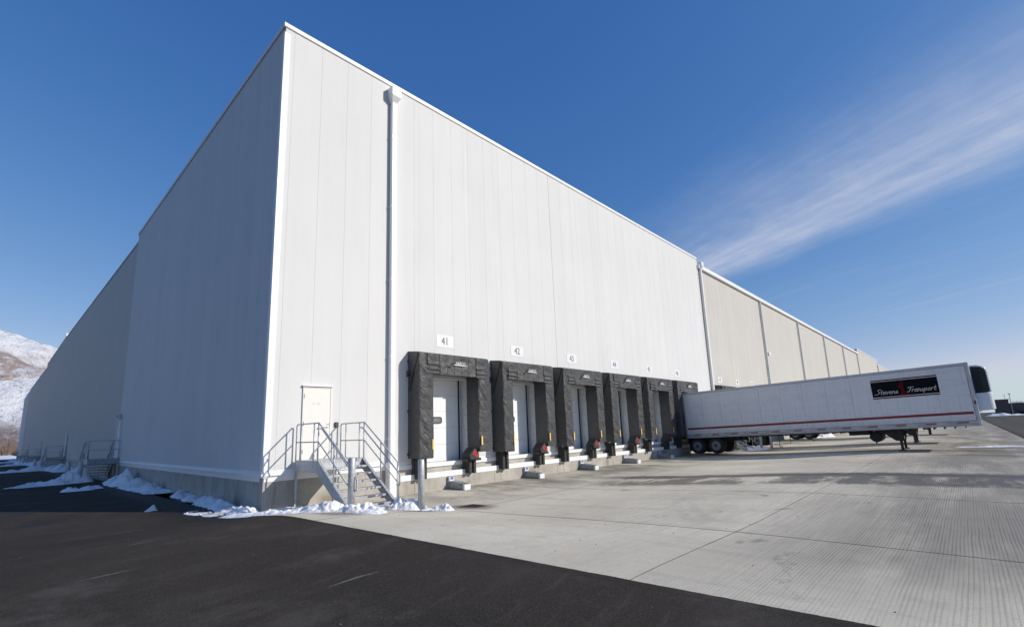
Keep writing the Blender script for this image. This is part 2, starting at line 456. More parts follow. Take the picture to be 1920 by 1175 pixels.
# snow
m, b, bs = material('snow')
p = pos(b)
f = b.noise(p, 9, 6, 0.65)
g = b.noise(p, 0.9, 5, 0.6)
base = b.mix(b.ss(g, 0.4, 0.75), (0.86, 0.865, 0.88), (0.66, 0.65, 0.635))
base = b.mix(b.math('MULTIPLY', b.ss(b.noise(p, 16, 4, 0.7), 0.62, 0.75), 0.5), base, (0.45, 0.43, 0.41))
b.put(bs.inputs['Base Color'], base)
bs.inputs['Roughness'].default_value = 0.7
b.put(bs.inputs['Normal'], b.bump(f, 0.7, 0.05))
M['snow'] = m

# mountain: snow with brush and rock showing
m, b, bs = material('mountain_ground')
p = pos(b)
x, y, z = b.xyz(p)
pm = b.vmath('MULTIPLY', p, (1.0, 0.28, 1.0))
n1 = b.noise(pm, 0.011, 8, 0.7)
n2 = b.noise(pm, 0.06, 6, 0.75)
n3 = b.noise(p, 0.004, 5, 0.6)
brush = b.math('ADD', b.math('MULTIPLY', b.ss(n2, 0.55, 0.63), 0.85), b.math('MULTIPLY', b.ss(n1, 0.56, 0.72), 0.8), clamp=True)
hb = b.math('ADD', z, b.math('MULTIPLY', b.math('SUBTRACT', n3, 0.5), 420))
bandm = b.math('MULTIPLY', b.ss(hb, 260, 330), b.ss(hb, 430, 520, 1, 0))
c = b.mix(b.math('MULTIPLY', brush, 0.7), (0.86, 0.865, 0.87), (0.2, 0.175, 0.185))
c = b.mix(b.math('MULTIPLY', bandm, b.ss(n1, 0.36, 0.52, 0.15, 0.95)), c, (0.40, 0.30, 0.255))
c = b.mix(b.math('MULTIPLY', b.ss(z, 40, 130, 1, 0), b.ss(n1, 0.35, 0.55)), c, (0.27, 0.22, 0.2))
b.put(bs.inputs['Base Color'], c)
bs.inputs['Roughness'].default_value = 0.95
bs.inputs['Specular IOR Level'].default_value = 0.05
b.put(bs.inputs['Normal'], b.bump(b.math('ADD', n1, b.math('MULTIPLY', n2, 0.4)), 0.9, 40.0))
M['mountain'] = m


# ------------------------------------------------------------------ mesh helpers
class MB:
    def __init__(s):
        s.v = []
        s.f = []

    def quad_box(s, x0, y0, z0, x1, y1, z1):
        n = len(s.v)
        s.v += [(x0, y0, z0), (x1, y0, z0), (x1, y1, z0), (x0, y1, z0), (x0, y0, z1), (x1, y0, z1), (x1, y1, z1), (x0, y1, z1)]
        s.f += [(n, n + 3, n + 2, n + 1), (n + 4, n + 5, n + 6, n + 7), (n, n + 1, n + 5, n + 4), (n + 1, n + 2, n + 6, n + 5),
                (n + 2, n + 3, n + 7, n + 6), (n + 3, n, n + 4, n + 7)]
        return s

    box = quad_box

    def prism(s, pts, d):
        """closed polygon pts (3d, planar) extruded along vector d"""
        n = len(s.v)
        k = len(pts)
        s.v += [tuple(p) for p in pts] + [tuple(Vector(p) + Vector(d)) for p in pts]
        s.f.append(tuple(range(n + k - 1, n - 1, -1)))
        s.f.append(tuple(range(n + k, n + 2 * k)))
        for i in range(k):
            j = (i + 1) % k
            s.f.append((n + i, n + j, n + k + j, n + k + i))
        return s

    def tube(s, pts, r, seg=8, caps=True):
        pts = [Vector(p) for p in pts]
        rings = []
        for i, p in enumerate(pts):
            if i == 0:
                t = pts[1] - pts[0]
            elif i == len(pts) - 1:
                t = pts[-1] - pts[-2]
            else:
                t = (pts[i + 1] - p).normalized() + (p - pts[i - 1]).normalized()
            t.normalize()
            ref = Vector((0, 0, 1)) if abs(t.z) < 0.9 else Vector((1, 0, 0))
            a = t.cross(ref).normalized()
            c = t.cross(a).normalized()
            rr = r[i] if isinstance(r, (list, tuple)) else r
            k = len(s.v)
            for j in range(seg):
                an = 2 * math.pi * j / seg
                s.v.append(tuple(p + rr * (math.cos(an) * a + math.sin(an) * c)))
            rings.append(k)
        for a, c in zip(rings, rings[1:]):
            for j in range(seg):
                k = (j + 1) % seg
                s.f.append((a + j, a + k, c + k, c + j))
        if caps:
            s.f.append(tuple(range(rings[0] + seg - 1, rings[0] - 1, -1)))
            s.f.append(tuple(range(rings[-1], rings[-1] + seg)))
        return s

    def lathe(s, prof, centre, axis='x', seg=24):
        """prof: list of (along, radius)"""
        c = Vector(centre)
        rings = []
        for al, rad in prof:
            k = len(s.v)
            for j in range(seg):
                an = 2 * math.pi * j / seg
                if axis == 'x':
                    q = (al, rad * math.cos(an), rad * math.sin(an))
                elif axis == 'y':
                    q = (rad * math.cos(an), al, rad * math.sin(an))
                else:
                    q = (rad * math.cos(an), rad * math.sin(an), al)
                s.v.append(tuple(c + Vector(q)))
            rings.append(k)
        for a, e in zip(rings, rings[1:]):
            for j in range(seg):
                k = (j + 1) % seg
                s.f.append((a + j, a + k, e + k, e + j))
        s.f.append(tuple(range(rings[0] + seg - 1, rings[0] - 1, -1)))
        s.f.append(tuple(range(rings[-1], rings[-1] + seg)))
        return s

    def grid(s, P):
        n = len(s.v)
        rows, cols = len(P), len(P[0])
        for r in P:
            s.v += [tuple(q) for q in r]
        for i in range(rows - 1):
            for j in range(cols - 1):
                a = n + i * cols + j
                s.f.append((a, a + 1, a + cols + 1, a + cols))
        return s

    def mesh(s, name, mat, bevel=0.0, smooth=False):
        me = bpy.data.meshes.new(name)
        me.from_pydata(s.v, [], s.f)
        bm = bmesh.new()
        bm.from_mesh(me)
        if bevel:
            bmesh.ops.bevel(bm, geom=[e for e in bm.edges if e.calc_face_angle(0) > 0.5], offset=bevel, segments=1, affect='EDGES', clamp_overlap=True)
        bmesh.ops.recalc_face_normals(bm, faces=bm.faces)
        bm.to_mesh(me)
        bm.free()
        if smooth:
            for p in me.polygons:
                p.use_smooth = True
        me.materials.append(M[mat] if isinstance(mat, str) else mat)
        return me

    def build(s, name, mat, parent=None, bevel=0.0, smooth=False, loc=None):
        return link(name, s.mesh(name, mat, bevel, smooth), parent, loc)


def link(name, me, parent=None, loc=None):
    o = bpy.data.objects.new(name, me)
    col.objects.link(o)
    if parent:
        o.parent = parent
    if loc:
        o.location = loc
    return o


def tag(o, label=None, cat=None, group=None, kind=None):
    for k, v in (('label', label), ('category', cat), ('group', group), ('kind', kind)):
        if v:
            o[k] = v
    return o


def empty(name, loc=(0, 0, 0), rot=(0, 0, 0)):
    o = bpy.data.objects.new(name, None)
    col.objects.link(o)
    o.location = loc
    o.rotation_euler = rot
    o.empty_display_size = 0.3
    return o


KIDS = {}


def kids(o):
    return [c for c in bpy.data.objects if c.parent is o]


def copy_tree(o, parent=None, tree=None):
    if tree is None:
        tree = {}
        for c in bpy.data.objects:
            if c.parent:
                tree.setdefault(c.parent.name, []).append(c)
    c = o.copy()
    col.objects.link(c)
    if parent:
        c.parent = parent
    for ch in tree.get(o.name, []):
        copy_tree(ch, c, tree)
    return c


def text_mesh(txt, size, mat, depth=0.002, name='number', shear=0.0, width=1.0):
    cu = bpy.data.curves.new(name, 'FONT')
    cu.body = txt
    cu.size = size
    cu.align_x = 'CENTER'
    cu.align_y = 'CENTER'
    cu.extrude = depth
    cu.shear = shear
    o = bpy.data.objects.new(name, cu)
    col.objects.link(o)
    dg = bpy.context.evaluated_depsgraph_get()
    me = bpy.data.meshes.new_from_object(o.evaluated_get(dg))
    bpy.data.objects.remove(o)
    bpy.data.curves.remove(cu)
    me.name = name
    for v in me.vertices:
        v.co.x *= width
    me.materials.clear()
    me.materials.append(M[mat])
    return me


def text(txt, size, mat, name, parent, loc, rot=(R(90), 0, 0), depth=0.002, shear=0.0, width=1.0):
    o = link(name, text_mesh(txt, size, mat, depth, name, shear, width), parent, loc)
    o.rotation_euler = rot
    return o


def S(t):
    t = max(0.0, min(1.0, t))
    return t * t * (3 - 2 * t)


def EDGE(y):
    return -0.6 + 0.0376 * (-y - 4.1)


def ground(x, y):
    e = 0.1 + 0.28 * S((0.4 - y) / 4.2)
    if y > 23:
        e -= 0.0067 * (min(y, 190) - 23)
    i = 0.30 * S((-y - 3) / 10.0)
    ed = EDGE(max(-40.0, min(0.0, y)))
    if x <= ed:
        return e
    t = S((x - ed) / 5.2)
    return e * (1 - t) + i * t


def fbm(x, y, z=0.0, oct=5, lac=2.0, gain=0.5):
    v, a, f = 0.0, 1.0, 1.0
    for _ in range(oct):
        v += a * mnoise.noise(Vector((x * f, y * f, z + f * 1.7)))
        a *= gain
        f *= lac
    return v


# ------------------------------------------------------------------ ground
AX0, AY1, AX1 = -0.4, -17.5, 190.0


def frange(a, c, st):
    n = max(1, round((c - a) / st))
    return [a + (c - a) * i / n for i in range(n)]


xs = [-2500, -1200, -600, -300, -150, -90, -60, -40] + frange(-30, -6, 2) + frange(-6, -0.42, 0.6) + [-0.405, -0.395] + frange(0.2, 8, 0.8) \
    + frange(8, 40, 2) + frange(40, 200, 10) + [200, 260, 400, 700, 1500, 3000]
ys = [-2500, -1000, -400, -200, -100, -60, -40] + frange(-30, AY1 - 0.01, 1.2) + [AY1 - 0.005, AY1 + 0.005] + frange(-17, 0, 0.7) \
    + frange(0, 30, 1.5) + frange(30, 190, 10) + [190, 230, 300, 500, 900, 1600]
P = []
for y in ys:
    row = []
    for x in xs:
        ed = EDGE(max(AY1, min(0.0, y)))
        if abs(x + 0.4) < 0.02:
            x = ed + (x + 0.4)
        z = ground(x, y)
        if x > ed and AY1 < y < 0.2 and x < AX1:
            z -= 0.055
        elif x > 0.1 and y > 0.2 and x < 180:
            z -= 0.5
        row.append((x, y, z))
    P.append(row)
asphalt = MB().grid(P).build('asphalt_yard', 'asphalt', smooth=False)
tag(asphalt, 'dark asphalt yard in front of and beside the white warehouse', 'asphalt', kind='structure')

# concrete apron, one slab per bay between joints
apron = empty('concrete_apron')
tag(apron, 'pale grooved concrete apron in front of the dock doors', 'pavement', kind='structure')
jx = [AX0, 3.2, 8.75] + [14.3 + 5.6 * i for i in range(8)] + [60.0, 90.0, 130.0, AX1]
jy = [0.0, -4.55, -11.9, AY1]
G = 0.007
for i in range(len(jx) - 1):
    for j in range(3):
        x0, x1 = jx[i] + (G if i else 0), jx[i + 1] - G
        y0, y1 = jy[j] - (G if j else -0.03), jy[j + 1] + (G if j < 2 else 0)
        nx, ny = (14, 14) if x1 < 40 else ((8, 8) if x1 < 60 else (4, 5))
        mb = MB()
        P = []
        for a in range(ny + 1):
            y = y0 + (y1 - y0) * a / ny
            xa = EDGE(y) if i == 0 else x0
            P.append([(xa + (x1 - xa) * c / nx, y, ground(xa + (x1 - xa) * c / nx, y)) for c in range(nx + 1)])
        # slab edges: slightly rounded down and a vertical face
        ring = [(p[0], p[1], p[2] - 0.055) for p in P[0]], [(p[0], p[1], p[2] - 0.055) for p in P[-1]]
        mb.grid([ring[0]] + P + [ring[1]])
        mb.grid([[P[a][0] for a in range(ny + 1)], [(P[a][0][0], P[a][0][1], P[a][0][2] - 0.055) for a in range(ny + 1)]])
        mb.grid([[P[a][-1] for a in range(ny + 1)], [(P[a][-1][0], P[a][-1][1], P[a][-1][2] - 0.055) for a in range(ny + 1)]])
        mb.build('slab', 'apron', apron)

mb = MB()
for x in jx[1:8]:
    mb.grid([[(x + dx + 0.004 * mnoise.noise(Vector((k * 0.9, x, 0))), jy[3] + (jy[0] - jy[3]) * k / 80, ground(x, jy[3] + (jy[0] - jy[3]) * k / 80) + 0.003) for dx in (-0.011, 0.011)] for k in range(81)])
for y in jy[1:3]:
    mb.grid([[(EDGE(y) + 66 * k / 300, y + dy + 0.006 * mnoise.noise(Vector((k * 0.7, y, 0))), ground(EDGE(y) + 66 * k / 300, y) + 0.0035) for dy in (-0.008 - 0.004 * mnoise.noise(Vector((k * 0.4, y, 7))), 0.008)] for k in range(301)])
mb.build('joint_sealant', 'sealant', apron)
# ragged lip of the asphalt where it meets the concrete
P = []
for k in range(700):
    y = -0.3 - 17.1 * k / 699
    e_ = EDGE(y)
    j = 0.016 + 0.020 * mnoise.noise(Vector((y * 2.1, 0, 0))) + 0.014 * mnoise.noise(Vector((y * 9.0, 3, 0))) + 0.008 * mnoise.noise(Vector((y * 31.0, 3, 5)))
    P.append([(e_ - 0.12, y, ground(e_ - 0.12, y) + 0.001), (e_ + j * 0.6, y, ground(e_, y) + 0.009), (e_ + j + 0.006, y, ground(e_, y) + 0.001)])
MB().grid(P).build('asphalt_lip', 'asphalt', asphalt)
# faint scuffs dragged over the asphalt
M['scuff'] = simple('scuff', (0.13, 0.12, 0.11), 0.9, var=0.4, nscale=30)
for pts in ([(-2.55, -9.22), (-2.1, -9.14), (-1.76, -9.17)], [(-3.61, -3.95), (-3.2, -3.9)], [(-4.5, -6.2), (-3.7, -6.05)], [(-5.6, 1.4), (-4.9, 1.5)]):
    mb = MB()
    n = 12
    P = []
    for k in range(n + 1):
        t = k / n * (len(pts) - 1)
        i = min(int(t), len(pts) - 2)
        x = pts[i][0] + (pts[i + 1][0] - pts[i][0]) * (t - i)
        y = pts[i][1] + (pts[i + 1][1] - pts[i][1]) * (t - i)
        wv = 0.022 * math.sin(math.pi * min(1, k / n + 0.06)) * (0.6 + 0.6 * mnoise.noise(Vector((x * 4, y * 4, 0))) + 0.3)
        P.append([(x + wv, y - wv, ground(x, y) + 0.004), (x - wv, y + wv, ground(x, y) + 0.004)])
    mb.grid(P).build('scuff_mark', 'scuff', asphalt)

# snow field far behind the building on the left
P = []
fx = [-900, -500, -250, -120, -60, -30, -10, 5, 25, 60, 150, 400]
for y in [196, 215, 250, 300, 380, 500, 800, 1500, 3000]:
    P.append([(x, y + 4 * math.sin(x * 0.05), -1.0 + 0.07 * mnoise.noise(Vector((x * .03, y * .03, 0))) + 0.16 * S((y - 196) / 20)) for x in fx])
tag(MB().grid(P).build('snow_field', 'snow', smooth=True), 'flat snow field beyond the far end of the shaded wall', 'snow field', kind='structure')

# mountain (real relief, 3 to 6 km away to the north)
P = []
NA, NR = 190, 70
for i in range(NR + 1):
    rr = 1700 + (6200 - 1700) * i / NR
    row = []
    for j in range(NA + 1):
        az = R(-32 + 52 * j / NA)
        x, y = -5 + rr * math.sin(az), -15 + rr * math.cos(az)
        t = (rr - 1700) / 2600.0
        crest = 672 - 3.0 * math.degrees(az) + 60 * mnoise.noise(Vector((math.degrees(az) * 0.35, 2.0, 0)))
        h = crest * (S(t) if t < 1 else 1 - 0.6 * S((t - 1) / 0.8))
        rid = 1 - abs(fbm(x * 0.0011 + 5, y * 0.0007, 1.0, 5))
        h += (rid - 0.72) * 190 * S(t * 1.3) + 28 * fbm(x * 0.006, y * 0.006, 3.0, 4) * S(t * 2)
        row.append((x, y, h - 6))
    P.append(row)
tag(MB().grid(P).build('mountain', 'mountain', smooth=True), 'snow covered mountain with brown brush beyond the warehouse', 'mountain', kind='structure')

# ------------------------------------------------------------------ white warehouse
H, L, WL = 16.05, 34.32, 23.75
PW = 0.985
ZB = 1.12                      # underside of the wall panels
FZ = 1.02                      # dock floor
DOCK0, DOCKD = 6.72, 4.3176
docks = [DOCK0 + DOCKD * k for k in range(6)]
OW, OZ = 1.22, 4.25            # half width and head of a dock opening

wh = empty('white_warehouse')
tag(wh, 'tall white metal clad warehouse with six black dock shelters', 'warehouse')


def wall_pieces(x0, x1, z0, z1, holes):
    """rectangle minus holes, as sub-rectangles (x0,x1,z0,z1)"""
    out = []
    xs = sorted({x0, x1, *[min(max(h[0], x0), x1) for h in holes], *[min(max(h[1], x0), x1) for h in holes]})
    for a, c in zip(xs, xs[1:]):
        if c - a < 1e-5:
            continue
        mid = (a + c) / 2
        blk = sorted([(h[2], h[3]) for h in holes if h[0] < mid < h[1]])
        z = z0
        for p, q in blk:
            if p > z:
                out.append((a, c, z, p))
            z = max(z, q)
        if z < z1:
            out.append((a, c, z, z1))
    return out


def panel_mesh(x0, x1, z0, z1, y0=0.0, y1=0.06, ch=0.0035):
    """panel with chamfered vertical edges facing -y"""
    mb = MB()
    pts = [(x0, y1), (x0, y0 + ch), (x0 + ch, y0), (x1 - ch, y0), (x1, y0 + ch), (x1, y1)]
    mb.prism([(p[0], p[1], z0) for p in pts], (0, 0, z1 - z0))
    return mb


holes = [(c - OW, c + OW, -1, OZ) for c in docks]
GAP = 0.002
seams = [0.33 + PW * k for k in range(60) if 0.33 + PW * k < L - 0.3]
edges = [0.02] + seams + [L]
full = panel_mesh(GAP / 2, PW - GAP / 2, ZB, H - 0.1).mesh('wall_panel', 'white_panel')
for a, c in zip(edges, edges[1:]):
    hh = [h for h in holes if h[0] < c and h[1] > a]
    if not hh and abs(c - a - PW) < 1e-4:
        link('wall_panel', full, wh, (a, 0, 0))
    else:
        mb = MB()
        zb = ZB if a < 4.2 else FZ
        pcs = wall_pieces(a + GAP / 2, c - GAP / 2, zb, H - 0.1, hh)
        for q in pcs:
            if q[1] - q[0] > 0.02:
                w_ = panel_mesh(q[0], q[1], q[2], q[3])
                n = len(mb.v)
                mb.v += w_.v
                mb.f += [tuple(i + n for i in f) for f in w_.f]
        mb.build('wall_panel', 'white_panel', wh)
# inner wall behind the panels (closes the joints)
mb = MB()
for q in wall_pieces(0.05, L - 0.02, 0.9, H - 0.3, [(h[0], h[1], -1, h[3]) for h in holes]):
    mb.box(q[0], 0.02, q[2], q[1], 0.3, q[3])
mb.build('inner_wall', 'white_trim', wh)
# shaded gable side
lp = MB()
pts = [(0.06, 0.003), (0.008, 0.003), (0.0, 0.011), (0.0, PW - 0.011), (0.008, PW - 0.003), (0.06, PW - 0.003)]
lp.prism([(p[0], p[1], ZB) for p in pts], (0, 0, H - 0.1 - ZB))
lm = lp.mesh('wall_panel', 'white_panel')
yk = 0.1
ys_ = []
while yk < WL - 0.5:
    ys_.append(yk)
    yk += PW
PWL = (WL - 0.1) / len(ys_)
for k in range(len(ys_)):
    o = link('wall_panel', lm, wh, (0, 0.1 + k * PWL, 0))
    o.scale = (1, PWL / PW, 1)
MB().box(0.02, 0.3, 0.9, 0.3, WL - 0.02, H - 0.3).build('inner_wall', 'white_trim', wh)
MB().box(0.3, WL - 0.3, 0.5, L, WL, H - 0.4).box(L - 0.3, 0.3, 0.5, L - 0.02, WL, H - 0.4).build('rear_wall', 'white_trim', wh)
MB().box(0.25, 0.25, H - 0.6, L - 0.05, WL - 0.02, H - 0.4).build('roof', 'roof_grey', wh)
# coping on the roof edge
MB().box(-0.05, -0.05, H - 0.16, L + 0.03, 0.26, H).build('roof_coping', 'white_trim', wh, 0.012)
MB().box(-0.051, 0.262, H - 0.17, 0.26, WL + 0.03, H - 0.002).build('roof_coping', 'white_trim', wh, 0.012)
MB().box(L - 0.2, 0.262, H - 0.2, L + 0.031, WL, H - 0.002).build('roof_coping', 'white_trim', wh, 0.012)
# corner trim
MB().prism([(-0.018, -0.018, ZB - 0.1), (0.17, -0.018, ZB - 0.1), (0.17, -0.002, ZB - 0.1), (-0.002, -0.002, ZB - 0.1), (-0.002, 0.16, ZB - 0.1), (-0.018, 0.16, ZB - 0.1)],
           (0, 0, H - 0.25 - ZB)).build('corner_trim', 'white_trim', wh)
MB().box(L - 0.1, -0.016, FZ, L + 0.014, -0.002, H - 0.27).build('corner_trim', 'white_trim', wh)
# base flashing: sloping drip profile
MB().prism([(-0.035, -0.012, ZB + 0.09), (-0.035, -0.012, ZB + 0.03), (-0.035, -0.05, ZB), (-0.035, -0.05, ZB - 0.05), (-0.035, 0.03, ZB - 0.05), (-0.035, 0.03, ZB + 0.09)], (3.9, 0, 0)).build('base_flashing', 'white_trim', wh)
MB().prism([(-0.012, -0.033, ZB + 0.09), (-0.012, -0.033, ZB + 0.03), (-0.05, -0.049, ZB), (-0.05, -0.049, ZB - 0.05), (0.03, -0.033, ZB - 0.05), (0.03, -0.033, ZB + 0.09)], (0, WL + 0.03, 0)).build('base_flashing', 'white_trim', wh)
# foundation: plinth left of the docks, on the gable side and below the docks
MB().box(0.035, 0.036, -0.6, 4.3, 0.4, ZB - 0.03).build('foundation', 'cast_concrete', wh)
MB().box(0.036, 0.402, -0.6, 0.4, WL, ZB - 0.03).build('foundation', 'cast_concrete', wh)
MB().box(4.302, 0.034, -0.6, L, 0.6, 0.86).build('foundation', 'cast_concrete', wh)
MB().box(4.5, -0.15, -0.6, L - 1.2, 0.032, 0.47).build('foundation', 'cast_concrete', wh)
MB().box(4.48, -0.165, 0.472, L - 1.2, 0.03, 0.67).build('ledge', 'white_trim', wh, 0.01)
MB().box(4.45, -0.03, 0.862, L - 0.5, 0.03, FZ - 0.002).build('sill', 'white_trim', wh, 0.006)
# vertical pour joints in the plinth
mb = MB()
for x in (2.9, 5.15, 9.2, 13.5, 17.9, 22.2):
    mb.box(x, -0.153 if x > 4.5 else 0.033, -0.2, x + 0.012, -0.149 if x > 4.5 else 0.037, 0.468)
mb.build('pour_joint', 'dark_metal', wh)

# dock openings: reveals, door leaves
sec_h = (OZ - FZ) / 5
secm = []
for k in range(5):
    mb = MB()
    # ribbed section, ribs 4 across the height
    P = []
    z0 = FZ + k * sec_h
    prof = [(0.02, z0 + 0.002), (0.0, z0 + 0.012)]
    for q in range(1, 6):
        zq = z0 + sec_h * q / 6
        prof += [(0.0, zq - 0.012), (0.008, zq - 0.006), (0.008, zq + 0.006), (0.0, zq + 0.012)]
    prof += [(0.0, z0 + sec_h - 0.012), (0.02, z0 + sec_h - 0.002)]
    for dy, zq in prof:
        P.append([(-OW - 0.05, 0.5 + dy, zq), (OW + 0.05, 0.5 + dy, zq)])
    mb.grid(P)
    secm.append(mb.mesh('door_section', 'dock_door'))


def rrect(cx, cz, w_, h_, r, y, n=5):
    pts = []
    for (sx, sz, a0) in ((1, 1, 0), (-1, 1, 90), (-1, -1, 180), (1, -1, 270)):
        for q in range(n + 1):
            a = R(a0 + 90 * q / n)
            pts.append((cx + sx * (w_ / 2 - r) + r * math.cos(a), y, cz + sz * (h_ / 2 - r) + r * math.sin(a)))
    return pts


wz = FZ + 2 * sec_h + 0.3
o_, i_ = rrect(-0.13, wz, 0.7, 0.27, 0.1, 0.475), rrect(-0.13, wz, 0.6, 0.17, 0.06, 0.475)
mb = MB()
k = len(o_)
mb.v = o_ + i_ + [(p[0], 0.502, p[2]) for p in o_]
mb.f = [(a, (a + 1) % k, k + (a + 1) % k, k + a) for a in range(k)] + [(a, (a + 1) % k, 2 * k + (a + 1) % k, 2 * k + a) for a in range(k)]
frm = mb.mesh('window_frame', 'dark_metal')
glm = MB().prism(rrect(-0.13, wz, 0.62, 0.19, 0.07, 0.482), (0, 0.012, 0)).mesh('window_pane', 'door_glass')
revm = MB().box(-OW - 0.02, 0.31, FZ, -OW, 0.56, OZ).box(OW, 0.31, FZ, OW + 0.02, 0.56, OZ).box(-OW, 0.31, OZ, OW, 0.56, OZ + 0.02)
for sx in (-1, 1):
    revm.box(sx * OW - (0.02 if sx > 0 else 0), 0.003, FZ, sx * OW + (0.0 if sx > 0 else 0.02), 0.31, OZ)
revm.box(-OW + 0.021, 0.003, OZ - 0.02, OW - 0.021, 0.31, OZ)
revm = revm.mesh('door_reveal', 'reveal')
gapm = MB().box(OW - 0.14, 0.44, FZ, OW - 0.1, 0.495, OZ).box(-OW + 0.1, 0.44, FZ, -OW + 0.14, 0.495, OZ).mesh('jamb_gap_seal', 'black')  # black strips draw the seal line and the shaded jamb gap
boltm = MB()
for z in (1.6, 2.2, 2.8, 3.4, 3.9):
    boltm.lathe([(OW - 0.034, 0.018), (OW - 0.021, 0.022)], (0, 0.2, z), 'x', 8)
boltm = boltm.mesh('reveal_bolt', 'dark_metal')
flm = MB().box(-OW, -0.028, FZ - 0.06, OW, 0.62, FZ).mesh('dock_leveller', 'steel')
bkm = MB().box(-OW - 0.1, 0.56, 0.4, OW + 0.1, 0.62, OZ + 0.2).mesh('bay_back', 'reveal')
for k, c in enumerate(docks):
    dd = empty('dock_door', (c, 0, 0))
    dd.parent = wh
    for q in range(5):
        link('door_section', secm[q], dd)
    link('window_frame', frm, dd)
    link('window_pane', glm, dd)
    for nm, me in (('door_reveal', revm), ('jamb_gap_seal', gapm), ('reveal_bolt', boltm), ('dock_leveller', flm), ('bay_back', bkm)):
        link(nm, me, dd)

# personnel door by the corner
pd = empty('personnel_door', (1.06, 0, 1.45))
pd.parent = wh
MB().box(0.045, -0.035, 0, 0.895, -0.008, 2.2).build('door_leaf', 'cream_door', pd, 0.004)
MB().box(0.0, -0.045, 0, 0.04, -0.004, 2.245).box(0.9, -0.045, 0, 0.945, -0.004, 2.245).box(0.04, -0.045, 2.205, 0.9, -0.004, 2.245).build('door_frame', 'cream_door', pd)
MB().prism([(-0.03, -0.012, 2.29), (-0.03, -0.1, 2.275), (-0.03, -0.1, 2.255), (-0.03, -0.004, 2.255), (-0.03, -0.004, 2.29)], (1.005, 0, 0)).build('rain_hood', 'white_trim', pd)
for z in (0.25, 1.1, 1.95):
    MB().tube([(0.042, -0.05, z - 0.06), (0.042, -0.05, z + 0.06)], 0.013, 8).build('hinge', 'steel', pd)
MB().tube([(0.83, -0.036, 1.0), (0.83, -0.09, 1.0), (0.7, -0.09, 1.0)], 0.012, 8).box(0.79, -0.043, 0.94, 0.87, -0.036, 1.08).build('handle', 'steel', pd)
MB().box(0.885, -0.05, 0.98, 0.905, -0.036, 1.12).build('latch_guard', 'steel', pd)
text('41-46', 0.11, 'reveal', 'number', pd, (0.43, -0.037, 1.72))
MB().box(2.13, -0.06, 2.42, 2.25, -0.001, 2.58).build('card_reader', 'dark_metal', wh, 0.01)

# downspout by the corner
def downspout(parent, x, ztop, zbot, w_=0.21, d_=0.17, hopper=True, mat='white_trim', boot=False):
    e = empty('downspout', (x, 0, 0))
    e.parent = parent
    y0 = -0.03
    MB().box(-w_ / 2, y0 - d_, zbot, w_ / 2, y0, ztop).build('pipe', mat, e, 0.02)
    if hopper:
        zt = ztop
        MB().box(-0.21, y0 - 0.32, zt + 0.14, 0.21, -0.002, zt + 0.54).build('hopper', mat, e, 0.012)
        mb = MB()
        a = [(-0.2, y0 - 0.31, zt + 0.141), (0.2, y0 - 0.31, zt + 0.141), (0.2, -0.004, zt + 0.141), (-0.2, -0.004, zt + 0.141)]
        c = [(-w_ / 2, y0 - d_, zt - 0.06), (w_ / 2, y0 - d_, zt - 0.06), (w_ / 2, -0.004, zt - 0.06), (-w_ / 2, -0.004, zt - 0.06)]
        mb.v = a + c
        mb.f = [(q, (q + 1) % 4, 4 + (q + 1) % 4, 4 + q) for q in range(4)]
        mb.build('hopper_cone', mat, e)
    z = ztop - 1.6
    while z > zbot + 0.6:
        MB().box(-w_ / 2 - 0.06, -0.012, z, w_ / 2 + 0.06, -0.001, z + 0.06).box(-w_ / 2 - 0.006, y0 - d_ - 0.006, z, w_ / 2 + 0.006, y0 + 0.005, z + 0.06).build('strap', mat, e)
        z -= 2.9
    if boot:
        MB().box(-w_ / 2 - 0.05, y0 - d_ - 0.06, -0.1, w_ / 2 + 0.09, 0.03, zbot + 0.22).build('boot', mat, e, 0.015)
    return e


downspout(wh, 4.2, 15.15, 0.95, boot=True)

# ------------------------------------------------------------------ beige warehouse
bw = empty('beige_warehouse', (L, 0, 0))
tag(bw, 'long beige metal clad warehouse joined behind the white block', 'warehouse')
BX0, BX1 = L + 0.05, 117.4
HB = 15.12
bpm = panel_mesh(GAP / 2, PW - GAP / 2, FZ, HB - 0.05, 0.03, 0.09).mesh('wall_panel', 'beige_panel')
nb = int((BX1 - BX0) / PW)
for k in range(nb):
    link('wall_panel', bpm, bw, (BX0 - L + k * PW, 0, 0))
BX1 = BX0 + nb * PW
MB().box(0.02, 0.06, 0.5, BX1 - L, 0.3, HB - 0.2).build('inner_wall', 'beige_panel', bw)
MB().box(0.03, 0.04, -0.6, BX1 - L, 0.5, FZ - 0.01).build('foundation', 'cast_concrete', bw)
MB().box(0.02, -0.2, HB - 0.02, BX1 - L, 0.2, HB + 0.3).box(0.02, -0.21, HB + 0.28, BX1 - L, -0.16, HB + 0.33).build('gutter', 'white_trim', bw, 0.02)
MB().box(0.02, 0.2, HB - 0.4, BX1 - L, WL + 40, HB - 0.1).build('roof', 'roof_grey', bw)
for k in range(6):
    x = 34.75 if k == 0 else 51.15 + 16.28 * (k - 1)
    downspout(bw, x - L, HB - 0.1 if k else HB + 0.02, FZ, 0.2, 0.16, hopper=(k == 0), mat='white_trim' if k == 0 else 'grey_trim')
MB().box(52.1 - L, -0.14, 9.2, 52.6 - L, 0.028, 9.5).build('wall_vent', 'white_trim', bw)
